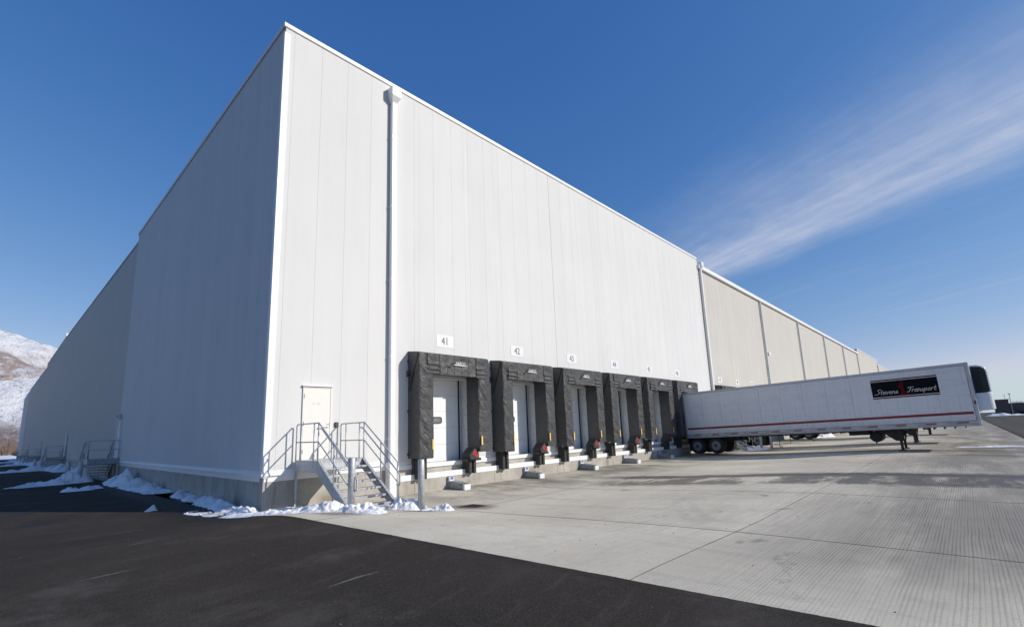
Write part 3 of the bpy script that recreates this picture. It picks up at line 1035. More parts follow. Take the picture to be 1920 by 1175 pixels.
# far sections
for (x0, x1, h) in ((117.45, 148.4, 16.1), (148.45, 200, 15.05)):
    mb = MB()
    n = int((x1 - x0) / PW)
    for k in range(n):
        mb.box(x0 - L + k * PW + 0.004, 0.0, FZ, x0 - L + (k + 1) * PW - 0.004, 0.05, h)
    o = mb.build('far_wall', 'beige_panel', bw)
    MB().box(x0 - L, 0.04, -0.6, x1 - L, 0.4, h - 0.1).build('inner_wall', 'beige_panel', bw)
    MB().box(x0 - L, -0.08, h, x1 - L, 0.4, h + 0.18).build('roof_coping', 'white_trim', bw)
downspout(bw, 148.0 - L, 15.0, FZ, 0.2, 0.16, hopper=False, mat='grey_trim')
# shaded side running away on the left (roof line rises in steps as in the photo)
def zt(y):
    if y < 69:
        return 15.46 + (16.2 - 15.46) * (y - 24) / 45
    if y < 99.1:
        return 16.25
    return 15.66 + (16.0 - 15.66) * (y - 99.1) / 49


mb = MB()
y = WL + 0.05
while y < 148.6:
    y1 = min(y + 2 * PW, 148.7)
    if y < 69 < y1:
        y1 = 69.0
    if y < 99.1 < y1:
        y1 = 99.1
    mb.prism([(0.03, y + 0.004, 0.9), (0.03, y1 - 0.004, 0.9), (0.03, y1 - 0.004, zt(y1 - 0.01)), (0.03, y + 0.004, zt(y))], (0.06, 0, 0))
    y = y1
o = mb.build('side_wall', 'beige_panel', bw)
o.location = (-L, 0, 0)
mb = MB()
for a, c in ((WL + 0.05, 68.99), (69.01, 99.09), (99.11, 148.6)):
    mb.prism([(0.0, a, zt(a + .01) - 0.12), (0.0, c, zt(c - .01) - 0.12), (0.0, c, zt(c - .01) + 0.03), (0.0, a, zt(a + .01) + 0.03)], (0.3, 0, 0))
o = mb.build('roof_coping', 'beige_panel', bw)
o.location = (-L, 0, 0)
o = MB().box(0.06, WL, -2, 0.5, 148.7, 15.4).build('inner_wall', 'beige_panel', bw)
o.location = (-L, 0, 0)
o = MB().box(0.02, WL + 0.04, -2, 0.4, 148.6, 0.895).build('foundation', 'cast_concrete', bw)
o.location = (-L, 0, 0)
o = MB().box(-0.08, 68.5, 15.95, 0.2, 69.0, 16.6).build('scupper', 'white_trim', bw, 0.02)
o.location = (-L, 0, 0)
o = MB().box(-0.02, 148.7, -2.0, 30, 176, 15.75).build('end_block', 'white_panel', bw)
o.location = (-L, 0, 0)

# ------------------------------------------------------------------ dock shelters
def pad_mesh(x0, x1, z0, z1, yf, seed):
    """padded side post: pleated and wrinkled front, plain sides and back"""
    mb = MB()
    nx, nz = 14, 130
    P = []
    pl = 0.42
    for k in range(nz + 1):
        z = z0 + (z1 - z0) * k / nz
        row = []
        for i in range(nx + 1):
            t = i / nx
            x = x0 + (x1 - x0) * t
            edge = math.sin(math.pi * t) ** 0.5 if 0 < t < 1 else 0
            ph = ((z1 - z) / pl) % 1.0
            pleat = 0.034 * (1 - ph) ** 2.0
            wr = 0.045 * fbm(x * 2.6 + seed + 1.6 * z, z * 1.3, seed, 3) + 0.016 * abs(mnoise.noise(Vector((x * 4 + seed + 4.0 * z, z * 2.0, seed + 3))))
            tuck = 0.016 * math.sin(ph * math.pi) ** 0.6
            row.append((x + 0.012 * fbm(z * 1.4, seed, 5 + t, 2) * (1 if i in (0, nx) else 0), yf - edge * (0.018 + pleat * 0.9 + tuck + wr), z))
        P.append(row)
    mb.grid(P)
    mb.grid([[(x0, 0.0, P[k][0][2]) for k in range(nz + 1)], [P[k][0] for k in range(nz + 1)]])
    mb.grid([[P[k][-1] for k in range(nz + 1)], [(x1, 0.0, P[k][0][2]) for k in range(nz + 1)]])
    mb.grid([[(P[0][i][0], 0.0, z0) for i in range(nx + 1)], P[0]])
    mb.grid([P[-1], [(P[-1][i][0], 0.0, z1) for i in range(nx + 1)]])
    return mb.mesh('side_pad', 'fabric', smooth=False)


def curtain_mesh(x0, x1, z0, z1, y, seed, pleats, drape, name):
    mb = MB()
    nx, nz = 22 if x1 - x0 < 1 else 60, 22
    P = []
    for k in range(nz + 1):
        t = k / nz
        z = z1 + (z0 - z1) * t
        row = []
        for i in range(nx + 1):
            s = i / nx
            x = x0 + (x1 - x0) * s
            d = 0.02 * fbm(x * 2.2 + seed, z * 2.2, seed, 3)
            if pleats:
                u = (s * pleats) % 1.0
                d += 0.018 * (1 - u)
                d += 0.05 * S((t - 0.6) / 0.4) * max(0, mnoise.noise(Vector((x * 2.6, seed, 4)))) 
            if drape:
                d += 0.05 * math.sin(math.pi * s) * S((0.45 - t) / 0.45)                # sag under the top edge
                if t > 0.5:
                    d += 0.022 * math.sin((t - 0.5) * 2 * math.pi * 4.2 + 0.8 * math.sin(s * 3))
            d += 0.02 * t
            row.append((x, y - d, z + 0.015 * fbm(x * 3, seed, 2.0, 2) * t))
        P.append(row)
    mb.grid(P)
    mb.grid([[(p[0], p[1] + 0.03, p[2]) for p in P[k]] for k in range(nz + 1)])
    for side in (0, -1):
        mb.grid([[P[k][side] for k in range(nz + 1)], [(P[k][side][0], P[k][side][1] + 0.03, P[k][side][2]) for k in range(nz + 1)]])
    mb.grid([P[-1], [(p[0], p[1] + 0.03, p[2]) for p in P[-1]]])
    return mb.mesh(name, 'fabric')


YF = -0.72
SH_B, SH_T = 1.24, 5.04
padL = [pad_mesh(-1.75, -1.14, SH_B, SH_T, YF, s) for s in (1.3, 7.7, 4.1)]
padR = [pad_mesh(1.14, 1.75, SH_B + 0.08, SH_T - 0.02, YF, s) for s in (21.3, 15.7, 11.9)]
headm = MB().prism([(-1.76, 0.0, 4.35), (-1.76, YF + 0.06, 4.35), (-1.76, YF + 0.02, SH_T - 0.02), (-1.76, YF + 0.1, SH_T + 0.05), (-1.76, 0.0, SH_T + 0.13)], (3.52, 0, 0)).mesh('head_frame', 'fabric')
cenm = curtain_mesh(-0.84, 0.98, 4.27, SH_T, YF - 0.02, 3.0, 5, False, 'head_curtain')
flL = curtain_mesh(-1.42, -0.87, 4.3, SH_T - 0.005, YF - 0.045, 9.0, 0, True, 'head_flap')
flR = curtain_mesh(1.02, 1.56, 4.24, SH_T - 0.01, YF - 0.045, 5.0, 0, True, 'head_flap')
slit = MB().box(-1.47, YF - 0.028, 4.3, -1.425, YF - 0.012, SH_T - 0.15).box(0.985, YF - 0.03, 4.27, 1.018, YF - 0.016, SH_T - 0.18).mesh('slit_shade', 'black')  # solid black strips put in for the shade in the curtain gaps
strap = MB().prism([(-1.756, YF + 0.02, SH_T - 0.02), (-1.756, YF + 0.1, SH_T - 0.02), (-1.756, -0.06, SH_T - 1.35), (-1.756, -0.14, SH_T - 1.35)], (-0.012, 0, 0)).mesh('strap', 'black')
brk = MB().box(-1.83, -0.13, 4.2, -1.75, 0.0, 4.42).mesh('junction_box', 'dark_metal')
clip = MB().box(-1.79, -0.07, 0, -1.75, 0.0, 0.07).mesh('wall_bracket', 'dark_metal')
mkL = MB().box(-1.245, YF - 0.075, 1.53, -1.175, YF - 0.06, 1.9).mesh('guide_strip', 'yellow')
mkR = MB().box(1.185, YF - 0.075, 1.58, 1.255, YF - 0.06, 1.92).mesh('guide_strip', 'yellow')
hem = MB().box(-1.7, YF - 0.03, SH_B - 0.015, -1.19, YF + 0.02, SH_B + 0.03).mesh('hem', 'rubber')
dpad = MB().prism([(0.74, -0.62, 1.03), (1.2, -0.62, 1.03), (1.2, -0.62, 1.28), (0.98, -0.62, 1.5), (0.68, -0.62, 1.22)], (0, 0.5, 0)).mesh('draft_pad', 'rubber', 0.02)
dbase = MB().box(0.6, -0.5, 0.98, 1.42, -0.25, 1.08).mesh('draft_pad_base', 'rubber', 0.015)
lbl = MB().prism([(0.82, -0.63, 1.26), (1.08, -0.63, 1.1), (1.16, -0.63, 1.22), (0.93, -0.63, 1.4)], (0, 0.01, 0)).mesh('warning_label', 'red_label')
lblt = text_mesh('STOP', 0.075, 'logo_white', 0.001, 'label_lettering')
for v in lblt.vertices:
    x, z = v.co.x * 1.1, v.co.y * 1.1
    a = R(-32)
    v.co = Vector((1.0 + x * math.cos(a) - z * math.sin(a), -0.635 + v.co.z, 1.245 + x * math.sin(a) + z * math.cos(a)))
lblt.materials[0] = M['sign_red']
logo_t = text_mesh('FABCO', 0.15, 'logo_white', 0.002, 'logo_lettering', 0.25)
for v in logo_t.vertices:
    v.co = Vector((0.12 + v.co.x, YF - 0.105 + v.co.z * 0.5, 4.74 + v.co.y))
arrow = MB().prism([(-0.42, YF - 0.1, 4.62), (-0.34, YF - 0.1, 4.64), (-0.06, YF - 0.1, 4.88), (0.10, YF - 0.1, 4.95), (0.42, YF - 0.1, 5.03), (0.5, YF - 0.1, 5.06),
                    (0.45, YF - 0.1, 4.99), (0.16, YF - 0.1, 4.9), (0.02, YF - 0.1, 4.82), (-0.3, YF - 0.1, 4.58), (-0.4, YF - 0.1, 4.56)], (0, 0.01, 0)).mesh('logo_arrow', 'ink')
ws_ = MB().prism([(-0.3, YF - 0.098, 4.66), (0.42, YF - 0.098, 4.655), (0.42, YF - 0.098, 4.675), (-0.24, YF - 0.098, 4.70), (-0.1, YF - 0.098, 4.83), (-0.14, YF - 0.098, 4.82)], (0, 0.008, 0)).mesh('logo_underline', 'logo_white')


def make_shelter(k, x, label, group='black dock shelters round the dock doors'):
    e = empty('dock_shelter', (x, 0, 0))
    tag(e, label, 'dock shelter', group)
    link('side_pad', padL[k % 3], e)
    link('side_pad', padR[(k + 1) % 3], e)
    for nm, me in (('head_frame', headm), ('head_curtain', cenm), ('head_flap', flL), ('head_flap', flR), ('slit_shade', slit), ('strap', strap),
                   ('junction_box', brk), ('guide_strip', mkL), ('guide_strip', mkR), ('hem', hem), ('draft_pad_base', dbase)):
        link(nm, me, e)
    for z in (1.35, 2.9, 4.75):
        link('wall_bracket', clip, e, (0, 0, z))
    dp_ = link('draft_pad', dpad, e)
    link('warning_label', lbl, dp_)
    link('label_lettering', lblt, dp_)
    for nm, me in (('logo_lettering', logo_t), ('logo_arrow', arrow), ('logo_underline', ws_)):
        link(nm, me, e)
    return e


signm = MB().box(-0.44, -0.01, -0.25, 0.44, -0.002, 0.25).mesh('sign_plate', 'sign_white', 0.003)
bumpm = MB().box(-0.19, -0.42, 0.5, -0.03, -0.166, 1.22).box(0.05, -0.42, 0.5, 0.19, -0.166, 1.22).box(-0.03, -0.34, 0.5, 0.05, -0.166, 1.2).mesh('rubber_block', 'rubber', 0.015)
bplate = MB().box(-0.2, -0.166, 0.66, 0.2, -0.02, 1.2).mesh('mounting_plate', 'dark_metal')
ORD = ['nearest the steel stairs', 'second from the stairs', 'third from the stairs', 'fourth from the stairs', 'fifth, just before the parked trailer', 'with the lettered trailer backed into it',
       'first on the beige wall', 'second on the beige wall', 'third on the beige wall', 'fourth on the beige wall']
xs_d = docks + [36.85, 41.15, 45.3, 49.45]
for k, x in enumerate(xs_d):
    n = 41 + k
    if k < 6:
        lab = 'black padded dock shelter under sign %d, %s' % (n, ORD[k])
        make_shelter(k, x, lab)
    else:
        lab = {6: 'black dock shelter under sign 47 on the beige wall behind the trailer', 7: 'black dock shelter under sign 48 on the beige wall',
               8: 'black dock shelter under sign 49 on the beige wall', 9: 'black dock shelter under sign 50 on the beige wall'}[k]
        if k == 6:
            make_shelter(k, x, lab, 'black dock shelters round the dock doors')
    if k != 9:
        s = empty('dock_sign', (x + 0.03, 0.03 if k > 5 else 0, 5.74 if k < 6 else 5.68))
        tag(s, 'white sign reading %d above a dock, %s' % (n, ORD[k]), 'sign', 'white dock number signs along the wall')
        link('sign_plate', signm, s)
        text(str(n), 0.44, 'ink', 'number', s, (0, -0.0125, 0.0), width=0.86)
    if k < 6:
        for side, dx in (('left', -1.4), ('right', 1.02)):
            bp = empty('dock_bumper', (x + dx, 0, 0))
            tag(bp, 'rubber bumper below the %s side of dock %d, %s' % (side, n, ORD[k]), 'bumper', 'black rubber dock bumpers on the ledge')
            link('rubber_block', bumpm, bp)
            link('mounting_plate', bplate, bp)

# vehicle restraints at the foot of the wall
for k in range(5):
    e = empty('vehicle_restraint', (docks[k] + (0.12 if k != 1 else 0.15), -0.15, 0.0))
    z0 = ground(docks[k], -0.6)
    e.location.z = z0
    tag(e, 'grey steel restraint on the ground at dock %d, %s' % (41 + k, ORD[k]), 'restraint', 'grey steel restraints below the dock doors')
    MB().box(-0.2, -0.1, 0, 0.1, 0.0, 0.46).box(-0.17, -0.16, 0, 0.07, -0.1, 0.3).build('housing', 'galv_dark', e, 0.01)
    MB().prism([(-0.15, -0.14, 0.02), (-0.15, -0.14, 0.3), (-0.15, -0.6, 0.26), (-0.15, -0.85, 0.18), (-0.15, -0.85, 0.02)], (0.3, 0, 0)).build('arm', 'galv_dark', e, 0.01)
    MB().box(-0.155, -0.95, 0.0, 0.155, -0.852, 0.2).build('end_cap', 'sign_white', e, 0.01)
    MB().lathe([(-0.16, 0.035), (0.16, 0.035)], (0, -0.78, 0.2), 'x', 10).build('roller', 'dark_metal', e)
    MB().box(-0.16, -0.108, 0.3, 0.06, -0.1005, 0.45).build('label_plate', 'sign_white', e)
    MB().box(-0.12, -0.112, 0.345, 0.03, -0.1085, 0.44).build('label_print', 'blue', e)

# ------------------------------------------------------------------ stairs
def make_stair(label, group, O, da, db, width, plat, ztop, zg, nst, run, legs_back, guard_back=False, guard_in=True):
    """O origin on the wall; da flight direction, db across; heights absolute"""
    e = empty('metal_staircase', (O[0], O[1], 0))
    tag(e, label, 'stairs', group)
    da, db = Vector((*da, 0)), Vector((*db, 0))

    def W(a, c, z):
        q = da * a + db * c
        return Vector((q.x, q.y, z))

    def box(mb, a0, c0, z0, a1, c1, z1):
        n = len(mb.v)
        mb.v += [W(a0, c0, z0), W(a1, c0, z0), W(a1, c1, z0), W(a0, c1, z0), W(a0, c0, z1), W(a1, c0, z1), W(a1, c1, z1), W(a0, c1, z1)]
        mb.f += [(n, n + 3, n + 2, n + 1), (n + 4, n + 5, n + 6, n + 7), (n, n + 1, n + 5, n + 4), (n + 1, n + 2, n + 6, n + 5), (n + 2, n + 3, n + 7, n + 6), (n + 3, n, n + 4, n + 7)]
        return mb
    box(MB(), 0, 0.03, ztop - 0.045, plat, width - 0.03, ztop).build('platform', 'galv', e, 0.006)
    box(MB(), plat - 0.03, 0.03, ztop - 0.22, plat, width - 0.03, ztop - 0.047).build('platform_edge', 'galv', e)
    slope = (ztop - zg) / run
    for c0 in (0.0, width - 0.03):
        mb = MB()
        end = plat + run
        pts = [W(0, c0, ztop + 0.01), W(plat, c0, ztop + 0.01), W(end + 0.06, c0, zg + 0.12), W(end + 0.06, c0, zg), W(end - 0.24, c0, zg), W(plat - 0.1, c0, ztop - 0.31), W(0, c0, ztop - 0.31)]
        mb.prism(pts, db * 0.03)
        mb.build('stringer', 'galv', e, 0.004)
        # flanges of the channel
        mb = MB()
        c1 = c0 + (0.031 if c0 == 0 else -0.051)
        mb.prism([W(plat, c1, ztop + 0.008), W(end + 0.04, c1, zg + 0.13), W(end + 0.04, c1, zg + 0.115), W(plat, c1, ztop - 0.007)], db * 0.05)
        mb.build('stringer_flange', 'galv', e)
    rise = (ztop - zg) / (nst + 1)
    tr_ = run / (nst + 0.6)
    for k in range(nst):
        a = plat + tr_ * k + 0.03
        z = ztop - rise * (k + 1)
        mb = box(MB(), a, 0.034, z - 0.035, a + 0.26, width - 0.034, z)
        box(mb, a + 0.245, 0.034, z - 0.055, a + 0.262, width - 0.034, z - 0.036)
        mb.build('tread', 'galv', e, 0.004)
    for c0 in (0.0, width - 0.07):
        for a in legs_back:
            zz_ = ground(O[0] + (da * a).x + (db * c0).x, O[1] + (da * a).y + (db * c0).y) - 0.03
            mb = box(MB(), a, c0 + 0.0, zz_, a + 0.07, c0 + 0.07, ztop - 0.312)
            box(mb, a - 0.04, c0 - 0.03, zz_, a + 0.11, c0 + 0.1, zz_ + 0.03)
            mb.build('leg', 'galv', e)
    r = 0.021
    HR = 1.06
    zb = zg + 0.16
    for idx, c in enumerate((0.015, width - 0.015)):
        inn = 0.075 if idx == 0 else -0.075
        if guard_in or idx == 1:
            MB().tube([W(0.03, c, ztop - 0.02), W(0.03, c, ztop + HR - 0.06), W(0.09, c, ztop + HR), W(plat - 0.02, c, ztop + HR), W(plat + run + 0.02, c, zb + HR)], r, 8).build('top_rail', 'galv', e, smooth=True)
            MB().tube([W(0.03, c, ztop + 0.53), W(plat - 0.02, c, ztop + 0.53), W(plat + run - 0.02, c, zb + 0.55)], r * 0.9, 8).build('mid_rail', 'galv', e, smooth=True)
            al = (0.36, plat - 0.3, plat - 0.03)
        else:
            MB().tube([W(plat - 0.02, c, ztop + HR), W(plat + run + 0.02, c, zb + HR)], r, 8).build('top_rail', 'galv', e, smooth=True)
            MB().tube([W(plat - 0.02, c, ztop + 0.53), W(plat + run - 0.02, c, zb + 0.55)], r * 0.9, 8).build('mid_rail', 'galv', e, smooth=True)
            al = (plat - 0.03,)
        for a in al:
            MB().tube([W(a, c, ztop - 0.25), W(a, c, ztop + HR)], r, 8).build('post', 'galv', e, smooth=True)
        for t in (0.52, 1.0):
            a = plat + run * t
            zz_ = ztop + (zb - ztop) * t
            MB().tube([W(a, c, zz_ - 0.2), W(a, c, zz_ + HR)], r, 8).build('post', 'galv', e, smooth=True)
        # inner handrail, returns at both ends
        h2 = 0.9
        dz_ = (zb - ztop) / run
        ae = plat + run + 0.2
        MB().tube([W(plat - 0.18, c + inn * 0.2, ztop + h2 + 0.0), W(plat - 0.12, c + inn, ztop + h2), W(plat, c + inn, ztop + h2), W(plat + run, c + inn, zb + h2),
                   W(ae, c + inn, zb + h2 + dz_ * 0.2), W(ae + 0.03, c + inn, zb + h2 + dz_ * 0.2 - 0.06), W(ae + 0.03, c + inn, zb + 0.5), W(ae, c + inn, zb + 0.46), W(plat + run, c + inn * 0.3, zb + 0.46)], r * 0.95, 8).build('handrail', 'galv', e, smooth=True)
    if guard_back:
        for z in (ztop + HR, ztop + 0.53):
            MB().tube([W(0.03, 0.02, z), W(0.03, width - 0.015, z)], r, 8).build('top_rail' if z > ztop + 0.8 else 'mid_rail', 'galv', e, smooth=True)
        for c in (0.02, 0.45):
            MB().tube([W(0.03, c, ztop - 0.1), W(0.03, c, ztop + HR)], r, 8).build('post', 'galv', e, smooth=True)
        box(MB(), -0.03, 0.0, ztop - 0.31, -0.001, width, ztop + 0.01).build('edge_beam', 'galv_dark', e)
    return e


make_stair('galvanized steel stairs and landing at the cream door by the building corner', 'galvanized steel door stairs', (0.87, -0.08), (0, -1), (1, 0), 1.45, 1.5, 1.46, 0.15, 6, 1.76, (0.0,))

side_doors = [(23.0, 'nearest'), (53.0, 'second'), (88.4, 'third'), (121.6, 'farthest')]
words = {0: 'nearest the white block', 1: 'half way along the shaded wall', 2: 'third along the shaded wall', 3: 'farthest along the shaded wall'}
for k, (yd, wd) in enumerate(side_doors):
    zg = ground(-1, yd)
    zt_ = 1.34 - 0.0067 * (yd - 23)
    make_stair('grey steel landing with rails and stairs, ' + words[k], 'galvanized steel door stairs', (-0.04, yd - 0.45), (0, 1), (-1, 0), 1.42, 1.9, zt_, zg, 6, 1.8, (0.0, 1.2), guard_back=True, guard_in=False)
    pdl = empty('personnel_door', (0, yd, zt_))
    pdl.parent = wh if k == 0 else bw
    if k:
        pdl.location.x = -L
    MB().box(-0.05, 0.05, 0, -0.012, 0.9, 2.2).build('door_leaf', 'cream_door', pdl)
    MB().box(-0.1, 0.0, 0, -0.005, 0.045, 2.25).box(-0.1, 0.905, 0, -0.005, 0.95, 2.25).box(-0.1, 0.045, 2.205, -0.005, 0.905, 2.25).build('door_frame', 'white_trim', pdl)
    for z in (0.3, 1.9):
        MB().box(-0.09, 0.1, z, -0.05, 0.14, z + 0.12).build('hinge', 'red_stripe', pdl)
    MB().tube([(-0.05, 0.82, 1.0), (-0.1, 0.82, 1.0), (-0.1, 0.7, 1.0)], 0.012, 6).build('handle', 'steel', pdl)
    if k == 0:
        la = empty('wall_lamp', (0, 0.5, 2.5))
        la.parent = pdl
        MB().prism([(-0.02, -0.18, 0.25), (-0.3, -0.16, 0.1), (-0.34, -0.16, 0.04), (-0.3, -0.15, 0.0), (-0.02, -0.17, 0.0)], (0, 0.36, 0)).build('lamp_shade', 'grey_trim', pdl, loc=(0, 0.5, 2.45))
        MB().box(-0.26, -0.12, -0.12, -0.04, 0.12, -0.001).build('lamp_lens', 'lamp_lens', pdl, loc=(0, 0.5, 2.45))
        bpy.data.objects.remove(la)


# ------------------------------------------------------------------ bollards
def bollard(x, y, h, r, label, group):
    z = ground(x, y)
    e = tag(MB().lathe([(-0.05, r), (h - 0.02, r), (h, r * 0.86), (h + 0.004, r * 0.3)], (0, 0, 0), 'z', 20).build('bollard', 'galv', smooth=False), label, 'bollard', group)
    for p in e.data.polygons:
        p.use_smooth = abs(p.normal.z) < 0.5
    e.location = (x, y, z)
    return e


bollard(0.9, -3.42, 1.28, 0.088, 'galvanized steel bollard standing in snow at the left foot of the stairs', 'steel pipe bollards')
bollard(2.47, -4.2, 1.29, 0.086, 'galvanized steel bollard between two snow lumps in front of dock 41', 'steel pipe bollards')
for k, (yd, wd) in enumerate(side_doors[:3]):
    bollard(-1.75, yd - 0.6, 1.15, 0.11, 'grey bollard in ploughed snow before the landing ' + words[k], 'steel pipe bollards')
    bollard(-2.05, yd + 2.2, 1.15, 0.11, 'grey bollard in snow behind the landing ' + words[k], 'steel pipe bollards')
bollard(33.5, -3.6, 1.25, 0.09, 'grey bollard seen under the lettered trailer, left of the pair', 'steel pipe bollards')
bollard(34.9, -3.9, 1.25, 0.09, 'grey bollard seen under the lettered trailer, right of the pair', 'steel pipe bollards')
make_stair('galvanized steel stairs glimpsed beneath the lettered trailer', 'galvanized steel door stairs', (31.6, -0.05), (0, -1), (1, 0), 1.45, 1.2, 1.3, 0.06, 6, 1.9, (0.0,))

# drain grate
dz0 = ground(4.05, -4.4)
dg_ = empty('drain_grate', (4.05, -4.4, dz0))
tag(dg_, 'rusty iron drain grate set in the apron in front of dock 41', 'drain')
MB().box(-0.32, -0.3, 0.002, 0.32, -0.26, 0.014).box(-0.32, 0.26, 0.002, 0.32, 0.3, 0.014).box(-0.32, -0.259, 0.002, -0.28, 0.259, 0.014).box(0.28, -0.259, 0.002, 0.32, 0.259, 0.014).build('frame', 'rust_leg', dg_)
mb = MB()
for k in range(12):
    x = -0.26 + 0.52 * k / 11
    mb.box(x - 0.012, -0.259, 0.003, x + 0.012, 0.259, 0.012)
mb.build('grate', 'rust_leg', dg_)
MB().box(-0.279, -0.258, -0.002, 0.279, 0.258, 0.0028).build('sump', 'black', dg_)

# ------------------------------------------------------------------ trailer
def stroke_text(lines, width, mat, name, parent, frame):
    """flat ribbons; lines = list of polylines in 2d, frame maps (u,v)->3d"""
    mb = MB()
    for pl in lines:
        for a, c in zip(pl, pl[1:]):
            a, c = Vector(a), Vector(c)
            t = (c - a)
            if t.length < 1e-6:
                continue
            t.normalize()
            n = Vector((-t.y, t.x)) * width / 2
            e_ = t * width * 0.3
            q = [a - e_ + n, a - e_ - n, c + e_ - n, c + e_ + n]
            k = len(mb.v)
            mb.v += [frame(p.x, p.y) for p in q]
            mb.f.append((k, k + 1, k + 2, k + 3))
    return mb.build(name, mat, parent)


GL = {
    'S': (1.25, [[(1.15, 1.75), (0.85, 2.0), (0.35, 1.9), (0.25, 1.45), (0.7, 1.1), (0.95, 0.6), (0.65, 0.1), (0.1, 0.0), (-0.5, 0.12)]]),
    'T': (1.3, [[(-0.1, 1.55), (0.2, 1.85), (1.5, 1.85)], [(0.75, 1.85), (0.65, 0.3), (0.4, 0.0), (-0.1, 0.15)]]),
    't': (0.85, [[(0.3, 1.6), (0.3, 0.25), (0.5, 0.0), (0.85, 0.15)], [(0.0, 1.05), (0.75, 1.05)]]),
    'e': (0.95, [[(0.1, 0.5), (0.75, 0.62), (0.65, 0.98), (0.3, 0.95), (0.1, 0.5), (0.3, 0.03), (0.7, 0.03), (0.95, 0.2)]]),
    'v': (0.95, [[(0.0, 0.85), (0.15, 1.0), (0.35, 0.05), (0.5, 0.05), (0.8, 0.95), (0.95, 0.9)]]),
    'n': (1.0, [[(0.0, 0.85), (0.15, 1.0), (0.15, 0.0)], [(0.15, 0.6), (0.45, 1.0), (0.7, 0.9), (0.7, 0.15), (0.85, 0.0), (1.0, 0.15)]]),
    's': (0.85, [[(0.0, 0.1), (0.4, 1.0), (0.6, 0.55), (0.65, 0.15), (0.35, 0.0), (0.1, 0.1)], [(0.65, 0.15), (0.85, 0.15)]]),
    'r': (0.8, [[(0.0, 0.85), (0.15, 1.0), (0.15, 0.0)], [(0.15, 0.55), (0.4, 0.98), (0.8, 0.95)]]),
    'a': (1.0, [[(0.75, 0.9), (0.4, 1.0), (0.1, 0.6), (0.15, 0.1), (0.45, 0.0), (0.75, 0.4)], [(0.8, 1.0), (0.75, 0.15), (0.9, 0.0), (1.0, 0.12)]]),
    'p': (1.0, [[(0.1, 1.0), (0.1, -0.75)], [(0.1, 0.7), (0.45, 1.0), (0.8, 0.7), (0.7, 0.15), (0.4, 0.0), (0.1, 0.2)]]),
    'o': (0.95, [[(0.45, 1.0), (0.12, 0.75), (0.15, 0.2), (0.45, 0.0), (0.75, 0.25), (0.75, 0.75), (0.45, 1.0), (0.95, 0.85)]]),
}


def word(txt, u0, v0, sx, sy, slant=0.35):
    out = []
    u = 0
    for ch in txt:
        adv, pls = GL[ch]
        for pl in pls:
            out.append([(u0 + (u + x + slant * y) * sx, v0 + y * sy) for x, y in pl])
        u += adv
    return out


TL = 14.62


